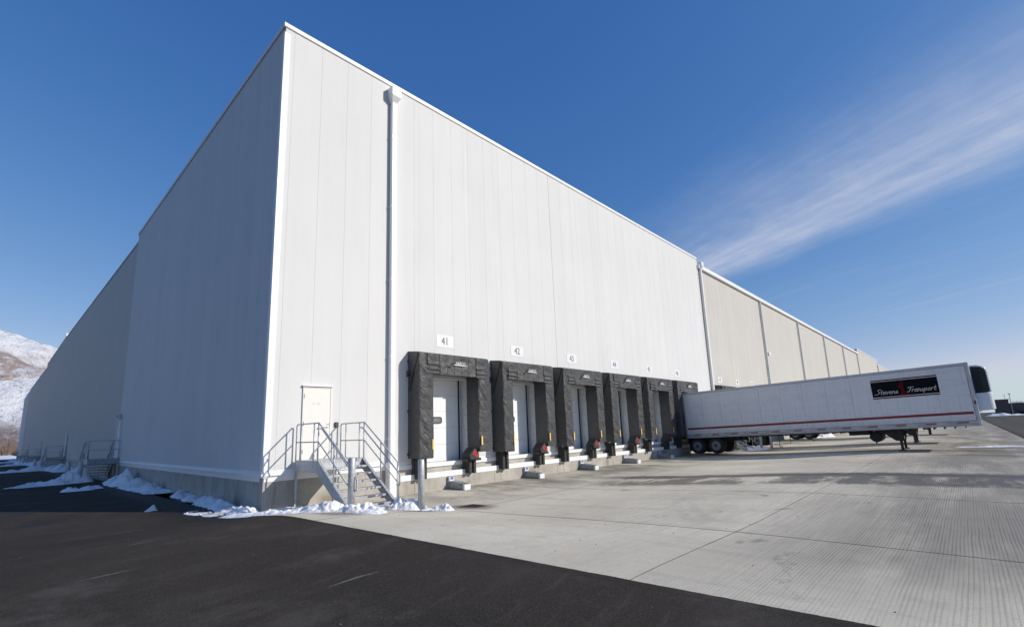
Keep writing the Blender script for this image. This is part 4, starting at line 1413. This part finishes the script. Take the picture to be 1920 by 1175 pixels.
def make_trailer(label, group, loc):
    tilt = math.asin(-0.40 / TL)
    e = empty('refrigerated_trailer', loc, (tilt, 0, 0))
    tag(e, label, 'trailer', group)
    hw, HT = 1.3, 3.05
    # body core, roof
    MB().box(-hw + 0.04, -TL + 0.03, 0.02, hw - 0.04, -0.03, HT - 0.02).build('body', 'alu', e)
    MB().box(-hw + 0.01, -TL + 0.01, HT - 0.018, hw - 0.01, -0.01, HT + 0.012).build('roof', 'alu', e)
    # side panels with shallow horizontal ribs
    npan = 12
    pw = (TL - 0.28) / npan
    P = []
    z0, z1 = 0.26, HT - 0.13
    nr = 22
    prof = []
    for k in range(nr):
        a = z0 + (z1 - z0) * k / nr
        c = z0 + (z1 - z0) * (k + 1) / nr
        prof += [(0.0, a + 0.012), (0.0, c - 0.012), (0.007, c - 0.006), (0.007, c + 0.004)]
    for sx in (-1, 1):
        mb = MB()
        ch = 0.0045
        P = [[(sx * (hw - 0.02 + 0.018 - dd), yy, z) for yy in (-ch, -pw + ch)] for dd, z in prof if z <= z1]
        mb.grid(P)
        mb.grid([[q[0] for q in P], [(sx * (hw - 0.035), -ch, q[0][2]) for q in P]])
        mb.grid([[q[1] for q in P], [(sx * (hw - 0.035), -pw + ch, q[0][2]) for q in P]])
        pm = mb.mesh('side_panel', 'trailer_white')
        for k in range(npan):
            link('side_panel', pm, e, (0, -0.12 - k * pw, 0))
        MB().box(sx * (hw - 0.03) - 0.03, -TL + 0.02, HT - 0.13, sx * (hw - 0.03) + 0.03, -0.02, HT + 0.02).build('top_rail', 'alu', e, 0.012)
        MB().box(sx * (hw - 0.03) - 0.03, -TL + 0.02, 0.0, sx * (hw - 0.03) + 0.032, -0.02, 0.26).build('bottom_rail', 'rail_grey', e, 0.01)
        xs0, xs1 = (sx * hw - 0.004, sx * hw + 0.004) if sx > 0 else (sx * hw - 0.004, sx * hw + 0.004)
        MB().box(min(xs0, xs1), -TL + 0.2, 0.565, max(xs0, xs1), -0.14, 0.69).build('red_stripe', 'red_stripe', e)
        for k in range(12):
            y = -0.55 - 1.2 * k
            MB().box(sx * (hw + 0.004) - 0.003, y - 0.42, 0.15, sx * (hw + 0.004) + 0.003, y, 0.205).build('red_reflector', 'tape_red', e)
            MB().box(sx * (hw + 0.004) - 0.003, y - 0.8, 0.15, sx * (hw + 0.004) + 0.003, y - 0.44, 0.205).build('white_reflector', 'sign_grey', e)
        # front corner post and its marker lamps
        MB().box(sx * (hw - 0.05) - 0.056, -TL - 0.01, 0.0, sx * (hw - 0.05) + 0.058, -TL + 0.14, HT + 0.03).build('corner_post', 'alu', e, 0.03)
        MB().box(sx * (hw + 0.006) - 0.004, -TL + 0.02, 1.02, sx * (hw + 0.006) + 0.006, -TL + 0.1, 1.2).build('marker_lamp', 'dark_metal', e)
        MB().box(sx * (hw - 0.02) - 0.02, -0.12, 0.0, sx * (hw - 0.02) + 0.024, 0.0, HT + 0.01).build('rear_post', 'steel', e, 0.01)
    MB().box(-hw + 0.02, -TL - 0.005, 0.02, hw - 0.02, -TL + 0.03, HT).build('front_wall', 'reefer_white', e)
    # lettered panel on the left side (towards the dock row)
    sg = empty('lettered_panel', (-hw - 0.006, -10.62, 1.62))
    sg.parent = e
    SW, SHH = 2.75, 1.0

    def fr(off):
        return lambda u, v: (-off, -u, v)
    def plate(pts, off, th=0.003):
        return MB().prism([(-off, -u, v) for u, v in pts], (th, 0, 0))
    plate([(0, 0.1), (SW, 0.1), (SW, 0.9), (0, 0.9)], 0.001).build('black_field', 'sign_black', sg)
    for v0, v1, mt in ((0.0, 0.055, 'sign_red'), (0.06, 0.092, 'sign_grey'), (0.908, 0.94, 'sign_grey'), (0.945, 1.0, 'sign_red')):
        plate([(0, v0), (SW, v0), (SW, v1), (0, v1)], 0.001).build('border_stripe', mt, sg)
    em = [(1.26, 0.88), (1.36, 0.88), (1.37, 0.7), (1.37, 0.4), (1.42, 0.22), (1.66, 0.13), (1.1, 0.13), (1.2, 0.2), (1.27, 0.34), (1.24, 0.45), (1.12, 0.5), (1.15, 0.62), (1.24, 0.7)]
    plate(em, 0.005).build('red_emblem', 'sign_red', sg)
    stroke_text(word('Stevens', 0.16, 0.23, 0.138, 0.13, 0.35), 0.028, 'sign_grey', 'lettering', sg, fr(0.011))
    stroke_text(word('Transport', 1.48, 0.25, 0.135, 0.13, 0.35), 0.028, 'sign_grey', 'lettering', sg, fr(0.011))
    # refrigeration unit on the nose
    ru = empty('cooling_unit', (0, -TL, 0))
    ru.parent = e
    def shell(x0, x1, y1, za, zb_, r):
        pts = []
        for (sx, cx) in ((1, x1 - r), (-1, x0 + r)):
            for q in range(7):
                a = R(-90 * q / 6) if sx > 0 else R(-90 - 90 * q / 6)
                pts.append((cx + r * math.cos(a), y1 + r + r * math.sin(a), za))
        pts = [(x1, -0.006, za)] + pts + [(x0, -0.006, za)]
        return MB().prism(pts, (0, 0, zb_ - za))
    shell(-1.02, 1.02, -0.62, 0.72, 1.55, 0.28).build('lower_housing', 'reefer_white', ru, 0.03)
    mb = MB()
    pr = [(-0.006, 1.56), (-0.62, 1.56), (-0.62, 2.6), (-0.58, 2.75), (-0.48, 2.85), (-0.3, 2.92), (-0.006, 2.95)]
    mb.prism([(-0.86, y, z) for y, z in pr], (1.72, 0, 0)).build('upper_housing', 'reefer_white', ru, 0.04)
    for sx in (-1, 1):
        pr2 = [(-0.05, 1.57), (-0.5, 1.57), (-0.55, 1.62), (-0.55, 2.55), (-0.5, 2.7), (-0.4, 2.8), (-0.05, 2.86)]
        MB().prism([(sx * 0.861, y, z) for y, z in pr2], (sx * 0.12, 0, 0)).build('grille', 'black', ru)
        mb = MB()
        for k in range(9):
            z = 1.66 + 0.125 * k
            mb.box(min(sx * 0.97, sx * 1.0), -0.54, z, max(sx * 0.97, sx * 1.0), -0.34, z + 0.05)
        mb.build('louvre', 'dark_metal', ru)
    MB().box(-0.6, -0.635, 0.85, 0.6, -0.621, 1.45).build('access_door', 'reefer_white', ru, 0.004)
    # running gear
    def wheel(x, y, sx):
        wz_ = -0.53
        wh_ = empty('wheel', (x, y, wz_))
        wh_.parent = e
        for off in (0.0, -0.34):
            xc = sx * off
            prof = [(-0.12, 0.29), (-0.13, 0.36), (-0.13, 0.46), (-0.1, 0.495), (-0.04, 0.505), (0.04, 0.505), (0.1, 0.495), (0.13, 0.46), (0.13, 0.36), (0.12, 0.29)]
            MB().lathe([(xc + a, r) for a, r in prof], (0, 0, 0), 'x', 32).build('tyre', 'tyre', wh_)
        s = sx
        prof = [(0.125 * s, 0.30), (0.13 * s, 0.285), (0.06 * s, 0.26), (0.03 * s, 0.2), (0.05 * s, 0.12), (0.05 * s, 0.11)]
        MB().lathe(prof, (0, 0, 0), 'x', 32).build('rim', 'rim', wh_, smooth=False)
        MB().lathe([(0.02 * s, 0.11), (0.15 * s, 0.1), (0.17 * s, 0.06)], (0, 0, 0), 'x', 16).build('hub', 'dark_metal', wh_)
        mb = MB()
        for q in range(10):
            a = 2 * math.pi * q / 10
            mb.lathe([(0.05 * s, 0.016), (0.08 * s, 0.014)], (0, 0.165 * math.cos(a), 0.165 * math.sin(a)), 'x', 6)
        mb.build('wheel_nuts', 'steel', wh_)
    for y in (-0.66, -1.88):
        for sx in (-1, 1):
            wheel(sx * 1.14, y, sx)
        MB().tube([(-1.0, y, -0.53), (1.0, y, -0.53)], 0.075, 10).build('axle', 'chassis', e)
    for sx in (-1, 1):
        MB().box(sx * 0.5 - 0.06, -3.4, -0.28, sx * 0.5 + 0.06, -0.2, -0.02).build('slider_rail', 'chassis', e)
        for y in (-0.66, -1.88):
            MB().prism([(sx * 0.55, y - 0.5, -0.3), (sx * 0.55, y + 0.5, -0.3), (sx * 0.55, y + 0.1, -0.6), (sx * 0.55, y - 0.1, -0.6)], (sx * 0.08, 0, 0)).build('spring', 'chassis', e)
        MB().box(sx * 0.9 - 0.3, -0.1, -0.85, sx * 0.9 + 0.3, -0.085, -0.02).build('mud_flap', 'rubber', e)
        # landing gear
        MB().box(sx * 0.95 - 0.075, -11.5, -0.62, sx * 0.95 + 0.075, -11.32, 0.0).build('leg_housing', 'chassis', e, 0.01)
        MB().box(sx * 0.95 - 0.05, -11.47, -1.06, sx * 0.95 + 0.05, -11.35, -0.6).build('landing_leg', 'rust_leg', e)
        MB().box(sx * 0.95 - 0.12, -11.56, -1.1, sx * 0.95 + 0.12, -11.26, -1.06).build('foot', 'rust_leg', e)
        MB().prism([(sx * 0.95, -10.55, -0.02), (sx * 0.95, -11.6, -0.02), (sx * 0.95, -11.5, -0.6), (sx * 0.95, -11.2, -0.6)], (sx * 0.02, 0, 0)).build('brace_plate', 'chassis', e)
    MB().tube([(-0.95, -11.4, -0.45), (0.95, -11.4, -0.45)], 0.035, 8).build('cross_brace', 'chassis', e)
    MB().tube([(-1.05, -11.56, -0.5), (-1.25, -11.6, -0.5), (-1.25, -11.6, -0.34)], 0.016, 6).build('crank_handle', 'steel', e)
    MB().lathe([(-0.72, 0.06), (-0.7, 0.24), (-0.66, 0.29), (0.66, 0.29), (0.7, 0.24), (0.72, 0.06)], (0, -10.35, -0.36), 'x', 24).build('fuel_tank', 'chassis', e)
    MB().box(-0.9, -10.38, -0.72, -0.86, -10.32, -0.6).build('drain_plug', 'chassis', e)
    MB().box(-1.05, -10.1, -0.24, 1.05, -9.2, -0.012).build('tool_box', 'chassis', e, 0.01)
    mb = MB()
    for y in range(1, 36):
        mb.box(-1.2, -0.4 * y - 0.04, -0.1, 1.2, -0.4 * y, -0.002)
    mb.build('floor_beams', 'chassis', e)
    # bracket and hose under the floor
    MB().tube([(-1.0, -5.6, -0.02), (-1.0, -5.6, -0.72), (-1.0, -5.66, -0.76), (-1.0, -5.76, -0.72), (-1.0, -5.5, -0.6), (-1.0, -5.3, -0.58)], 0.02, 6).build('hose_hook', 'chassis', e)
    MB().tube([(-1.05, -5.65, -0.55), (-1.05, -6.2, -0.55), (-1.05, -6.24, -0.5), (-1.05, -6.24, -0.02)], 0.014, 6).build('hose', 'chassis', e)
    return e


tr1 = make_trailer('white refrigerated trailer with black lettered panel backed into dock 46', 'white trailers backed to the docks', (28.3, -0.84, 1.1))
tr2 = copy_tree(tr1)
tr2.location = (36.85, -0.84, 1.1)
tr2['label'] = 'white trailer mostly hidden behind the lettered one, second in the row'
tr3 = copy_tree(tr1)
tr3.location = (53.6, -0.84, 1.05)
tr3['label'] = 'farthest trailer, only wheels and landing legs visible under the lettered one'


# ------------------------------------------------------------------ snow
_bm = bmesh.new()
bmesh.ops.create_icosphere(_bm, subdivisions=1, radius=1.0)
ICO_V = [tuple(v.co) for v in _bm.verts]
ICO_F = [tuple(v.index for v in f.verts) for f in _bm.faces]
_bm.free()


def snow(label, path, wid, hgt, seed, thr=0.18, step=0.06, cells=1.0, chunks=9, name='snow_pile', group='ploughed snow piles'):
    """ridge of lumpy snow along a polyline; clipped to an uneven outline"""
    pts = [Vector((p[0], p[1], 0)) for p in path]
    hs = [p[2] if len(p) > 2 else 1.0 for p in path]
    seg = [(pts[i + 1] - pts[i]).length for i in range(len(pts) - 1)]
    tot = sum(seg)
    mnx, mxx = min(p.x for p in pts) - wid, max(p.x for p in pts) + wid
    mny, mxy = min(p.y for p in pts) - wid, max(p.y for p in pts) + wid
    nx, ny = int((mxx - mnx) / step) + 1, int((mxy - mny) / step) + 1
    idx = {}
    mb = MB()
    Z = [[-1.0] * (nx + 1) for _ in range(ny + 1)]
    for j in range(ny + 1):
        y = mny + j * step
        for i in range(nx + 1):
            x = mnx + i * step
            q = Vector((x, y, 0))
            best, bh = 1e9, 0
            for k in range(len(seg)):
                a, c = pts[k], pts[k + 1]
                t = max(0, min(1, (q - a).dot(c - a) / max(1e-9, seg[k] ** 2)))
                dd = (q - (a + (c - a) * t)).length
                if dd < best:
                    best = dd
                    bh = hs[k] + (hs[k + 1] - hs[k]) * t
            u = best / wid
            if u > 1:
                continue
            prof = (1 - u * u) ** 1.3
            jx_ = 0.35 * mnoise.noise(Vector((x * 6, y * 6, seed + 9)))
            v1 = mnoise.voronoi(Vector((x * 5.2 / cells + jx_, y * 5.2 / cells - jx_, seed)))[0][0]
            v2 = mnoise.voronoi(Vector((x * 14 / cells + jx_, y * 14 / cells, seed + 5)))[0][0]
            lump = fbm(x * 1.6 / cells, y * 1.6 / cells, seed, 4)
            h = prof * (0.62 + 0.85 * lump + 0.30 * max(0, 1 - (v1 / 0.62) ** 2) + 0.07 * max(0, 1 - (v2 / 0.6) ** 2)) - thr
            Z[j][i] = h * bh * hgt
    def vid(i, j):
        if (i, j) not in idx:
            x, y = mnx + i * step, mny + j * step
            idx[(i, j)] = len(mb.v)
            mb.v.append((x, y, ground(x, y) + max(-0.03, Z[j][i])))
        return idx[(i, j)]
    for j in range(ny):
        for i in range(nx):
            if max(Z[j][i], Z[j][i + 1], Z[j + 1][i], Z[j + 1][i + 1]) > 0 and min(Z[j][i], Z[j][i + 1], Z[j + 1][i], Z[j + 1][i + 1]) > -0.9:
                mb.f.append((vid(i, j), vid(i + 1, j), vid(i + 1, j + 1), vid(i, j + 1)))
    # loose chunks along the edges
    rg = random.Random(int(seed * 10))
    for _ in range(int(chunks * (tot + 0.6))):
        k = rg.randrange(len(seg))
        t = rg.random()
        q = pts[k].lerp(pts[k + 1], t)
        a_ = rg.uniform(0, 2 * math.pi)
        rr = wid * rg.uniform(0.3, 0.95)
        x, y = q.x + rr * math.cos(a_), q.y + rr * math.sin(a_)
        if (x > -0.03 and y > -0.2) and not (x > 4):
            continue
        i, j = int((x - mnx) / step), int((y - mny) / step)
        zz_ = max(0.0, Z[j][i]) if 0 <= j <= ny and 0 <= i <= nx else 0.0
        c_ = Vector((x, y, ground(x, y) + zz_))
        r_c = rg.uniform(0.008, 0.026) * cells * (1.8 if rg.random() < 0.12 else 1.0)
        n = len(mb.v)
        for vv in ICO_V:
            mb.v.append(tuple(c_ + Vector((vv[0] * rg.uniform(.7, 1.2), vv[1] * rg.uniform(.7, 1.2), vv[2] * rg.uniform(.6, 1.0))) * r_c))
        mb.f += [tuple(n + q_ for q_ in f) for f in ICO_F]
    if not mb.f:
        return None
    o = mb.build(name, 'snow', smooth=True)
    return tag(o, label, 'snow', group)


snow('long lumpy snow bank tapering along the foot of the shaded wall', [(-0.4, 20.0, .4), (-0.55, 17.8, 1.1), (-0.5, 16.0, .7), (-0.4, 13.0, .5), (-0.3, 10.2, .22)], 0.8, 0.6, 3.0, step=0.05, cells=1.3)
snow('low crumbly snow ridge against the shaded plinth near the corner', [(-0.15, 8.0, 1.2), (-0.2, 6, .7), (-0.3, 3.2, .7), (-0.4, 0.8, .75), (-0.35, 0.0, .6)], 0.42, 0.27, 8.0, step=0.035)
snow('sunlit snow ridge curling from the building corner to the first bollard', [(-1.1, 1.9, .12), (-0.85, 0.2, .2), (-0.5, -1.2, .36), (-0.2, -2.2, .5), (0.2, -2.95, .8), (0.72, -3.5, 1.35), (0.95, -4.0, 1.1), (1.0, -4.3, .6)], 0.42, 0.25, 14.0, step=0.02, cells=0.8, chunks=16)
snow('thin snow sheet lying under the landing by the corner', [(0.0, -0.5, 1), (0.6, -1.2, 1), (0.6, -2.2, .9)], 0.6, 0.1, 23.0, thr=0.2, step=0.035)
snow('rounded snow lump left of the bollard in front of dock 41', [(2.15, -3.7, 1), (2.38, -3.9, 1)], 0.4, 0.38, 31.0, step=0.02, cells=0.7, chunks=24)
snow('smaller snow lump right of the bollard in front of dock 41', [(2.6, -4.42, .7), (2.95, -4.6, 1.1)], 0.34, 0.3, 37.0, step=0.02, cells=0.7, chunks=24)
snow('flat icy snow strip on the ground at the foot of the stairs', [(1.2, -2.9, 1), (1.7, -3.2, 1), (2.0, -3.5, .8)], 0.42, 0.09, 41.0, thr=0.2, step=0.03)
for k, (yd, wd) in enumerate(side_doors):
    st = 0.06 if k == 0 else 0.14
    snow('snow heap round the bollards at the landing ' + words[k], [(-3.9 - 0.2 * k, yd - 1.0, .25), (-2.6, yd - 0.8, .7), (-1.85, yd - 0.4, 1.25), (-1.9, yd + 2.0, .9)], 0.95 + 0.1 * k, 0.7, 50.0 + k, step=st, cells=1.2)
    if k:
        snow('snow bank against the plinth before the landing ' + words[k], [(-0.4, yd - 9, .6), (-0.6, yd - 4, 1.0), (-0.9, yd - 1.2, .9)], 1.1, 0.55, 60.0 + k, step=0.14, cells=1.5)
snow('thin plate of shaded snow left of the wall bank on the asphalt', [(-2.65, 15.6, 1), (-2.2, 15.5, .8)], 0.45, 0.24, 71.0, step=0.04, name='snow_scrap', group='loose snow scraps on the asphalt', chunks=6)
snow('small snow scrap lying farther along on the dark asphalt', [(-1.95, 15.8, 1), (-1.7, 15.9, .8)], 0.28, 0.13, 73.0, step=0.04, name='snow_scrap', group='loose snow scraps on the asphalt', chunks=4)
snow('single snowball lying at the edge of the building shadow', [(-1.9, 3.55, 1), (-1.85, 3.55, 1)], 0.16, 0.2, 77.0, thr=0.02, step=0.015, cells=0.5, name='snowball', group='loose snow scraps on the asphalt', chunks=3)
snow('snow heap below the stairs glimpsed under the trailer', [(32.0, -2.6, 1), (33.4, -3.3, 1.1), (35.0, -3.4, .8)], 0.7, 0.28, 81.0, step=0.07)
snow('far snow heap behind the landing legs under the trailer', [(58, -1.5, 1), (60, -2.6, 1)], 1.4, 0.9, 83.0, step=0.12, cells=1.5)
snow('thin white snow streak on the apron edge beyond the trailer nose', [(30.5, -14.6, .8), (31.2, -16.3, 1), (30.8, -17.2, 1)], 0.5, 0.07, 85.0, thr=0.3, step=0.05, chunks=4)

# small marks of grit and torn asphalt left as they are; scattered stones
rng = random.Random(5)
mb = MB()
for k in range(260):
    x = rng.uniform(-9, 8)
    y = rng.uniform(-14.5, 2)
    if -0.6 < x and y > -2:
        continue
    r = rng.uniform(0.003, 0.010)
    z = ground(x, y)
    n = len(mb.v)
    mb.v += [(x - r, y - r * .7, z), (x + r, y - r, z), (x + r * .8, y + r, z), (x - r, y + r * .8, z), (x, y, z + r * 1.3)]
    mb.f += [(n, n + 1, n + 4), (n + 1, n + 2, n + 4), (n + 2, n + 3, n + 4), (n + 3, n, n + 4)]
tag(mb.build('grit', 'scuff'), 'loose grit and small stones scattered on the asphalt', 'grit', kind='stuff')


# ------------------------------------------------------------------ far background
def twigs(label, name, spots, mat, n_per, seed, kind=None, cat='shrub', spread=1.0):
    rg = random.Random(seed)
    mb = MB()
    for (x, y, z, h, wd) in spots:
        for _ in range(n_per):
            a = rg.uniform(0, 2 * math.pi)
            rr = wd * math.sqrt(rg.random())
            bx, by = x + rr * math.cos(a) * 0.35, y + rr * math.sin(a) * 0.35
            tx, ty = x + rr * math.cos(a), y + rr * math.sin(a)
            hh = h * (0.4 + 0.6 * rg.random()) * math.sqrt(max(0.05, 1 - (rr / wd) ** 2 * 0.6))
            z0 = z + hh * rg.uniform(0, 0.5)
            wv = rg.uniform(0.04, 0.11) * h / 8
            ca = rg.uniform(0, math.pi)
            ox, oy = wv * math.cos(ca), wv * math.sin(ca)
            k = len(mb.v)
            mb.v += [(bx - ox, by - oy, z0), (bx + ox, by + oy, z0), (tx, ty, z + hh)]
            mb.f.append((k, k + 1, k + 2))
    o = mb.build(name, mat)
    if kind:
        tag(o, label, cat, kind=kind)
    return o


rg = random.Random(3)
spots = []
for k in range(150):
    y = rg.uniform(300, 470)
    x = rg.uniform(-70, 70) * y / 300
    spots.append((x, y, -1.1, rg.uniform(5, 10.5), rg.uniform(3, 6)))
twigs('brown leafless thicket beyond the snow field', 'thicket', spots, 'twig', 300, 4, 'stuff', 'thicket')
# small snowy-roofed shed by the thicket
sh = empty('field_shed', (5.6, 292, -1.0))
tag(sh, 'tiny shed with a snow covered roof before the thicket', 'shed')
MB().box(-2.2, -1.5, -0.3, 2.2, 1.5, 2.2).build('wall', 'far_wall', sh)
MB().prism([(-2.6, -1.8, 2.2), (2.6, -1.8, 2.2), (0, -1.8, 3.4)], (0, 3.6, 0)).build('roof', 'snow', sh)

# right: buildings, trees and a pole beyond the yard
def far_building(label, x0, y0, x1, y1, h, mat, wins):
    e = empty('far_building', ((x0 + x1) / 2, (y0 + y1) / 2, 0))
    tag(e, label, 'building')
    cx, cy = (x0 + x1) / 2, (y0 + y1) / 2
    MB().box(x0 - cx, y0 - cy, -0.5, x1 - cx, y1 - cy, h).build('wall', mat, e)
    MB().box(x0 - cx - 0.3, y0 - cy - 0.3, h, x1 - cx + 0.3, y1 - cy + 0.3, h + 0.5).build('roof', 'far_wall', e)
    for (yy, zz_, ww, hh) in wins:
        MB().box(x0 - cx - 0.12, yy - cy, zz_, x0 - cx + 0.02, yy + ww - cy, zz_ + hh).build('window', 'far_glass', e)
    return e


far_building('brown brick tower block at the horizon beyond the trailer nose', 395, -33.5, 405, -27.5, 8.6, 'brick', [(-32.5, 5.2, 1.6, 1.4), (-30, 5.2, 1.6, 1.4), (-32.5, 2.2, 1.6, 1.4), (-30, 2.2, 1.6, 1.4)])
far_building('long low brown brick building at the horizon beside the tower', 402, -66, 420, -33.7, 6.3, 'far_wall', [(-38 - 4 * k, 3.4, 2.2, 1.1) for k in range(7)])
for k, (x, y, h) in enumerate(((412, -36, 8.8), (425, -39, 10), (430, -46, 9.6), (440, -52, 9.8))):
    e = empty('bare_tree', (x, y, 0))
    tag(e, ['leafless tree just right of the brick tower', 'leafless tree behind the low brick building, second from the tower', 'leafless tree behind the pole at the horizon', 'leafless tree at the right edge of the horizon'][k], 'tree', 'leafless trees on the right horizon')
    MB().tube([(0, 0, -0.3), (0.1, 0.1, h * 0.6)], [0.25, 0.12], 7).build('trunk', 'bark', e)
    o = twigs('', 'crown', [(0, 0, h * 0.35, h * 0.65, 3.2)], 'twig_pale', 420, 90 + k)
    o.parent = e
for k, (x, y, h, wd) in enumerate(((385, -37, 3.6, 3.0), (383, -43, 4.0, 3.4), (380, -50, 4.4, 3.6), (378, -57, 4.2, 3.4))):
    e = empty('dark_shrub', (x, y, 0))
    tag(e, ['dark evergreen shrub below the brick tower', 'dark evergreen shrub left of the yard pole', 'dark evergreen shrub right of the yard pole', 'dark evergreen shrub at the right picture edge'][k], 'shrub', 'dark shrubs on the right horizon')
    o = twigs('', 'foliage', [(0, 0, 0, h, wd)], 'evergreen', 900, 120 + k)
    for v in o.data.vertices:
        v.co.x *= 1.0
    o.parent = e
    MB().tube([(0, 0, -0.3), (0, 0, 0.8)], [0.15, 0.1], 6).build('stem', 'bark', e)
e = empty('light_pole', (330, -31.2, 0))
tag(e, 'tall thin light pole on a yellow base at the yard edge', 'pole')
MB().tube([(0, 0, -0.3), (0, 0, 10.4)], [0.16, 0.11], 8).build('pole', 'pole', e)
MB().box(-0.3, -0.5, 10.3, 0.3, 0.4, 10.6).build('lamp_head', 'dark_metal', e)
MB().lathe([(-0.2, 0.5), (0.9, 0.45)], (0, 0, 0), 'z', 12).build('base', simple('olive_base', (0.35, 0.33, 0.08), 0.7), e)
e = empty('rooftop_mast', (399, -32.5, 9.1))
tag(e, 'thin mast standing on the brick tower roof', 'mast')
MB().tube([(0, 0, 0), (0, 0, 2.6)], 0.1, 6).box(-0.1, -0.1, 2.6, 0.1, 0.5, 2.8).build('mast', 'pole', e)
snow('ploughed snow bank along the far edge of the yard', [(300, -24, .8), (302, -34, .7), (300, -45, 1.2), (296, -62, 1.5), (290, -110, 1.2)], 4.0, 1.3, 95.0, step=0.6, cells=4.0)
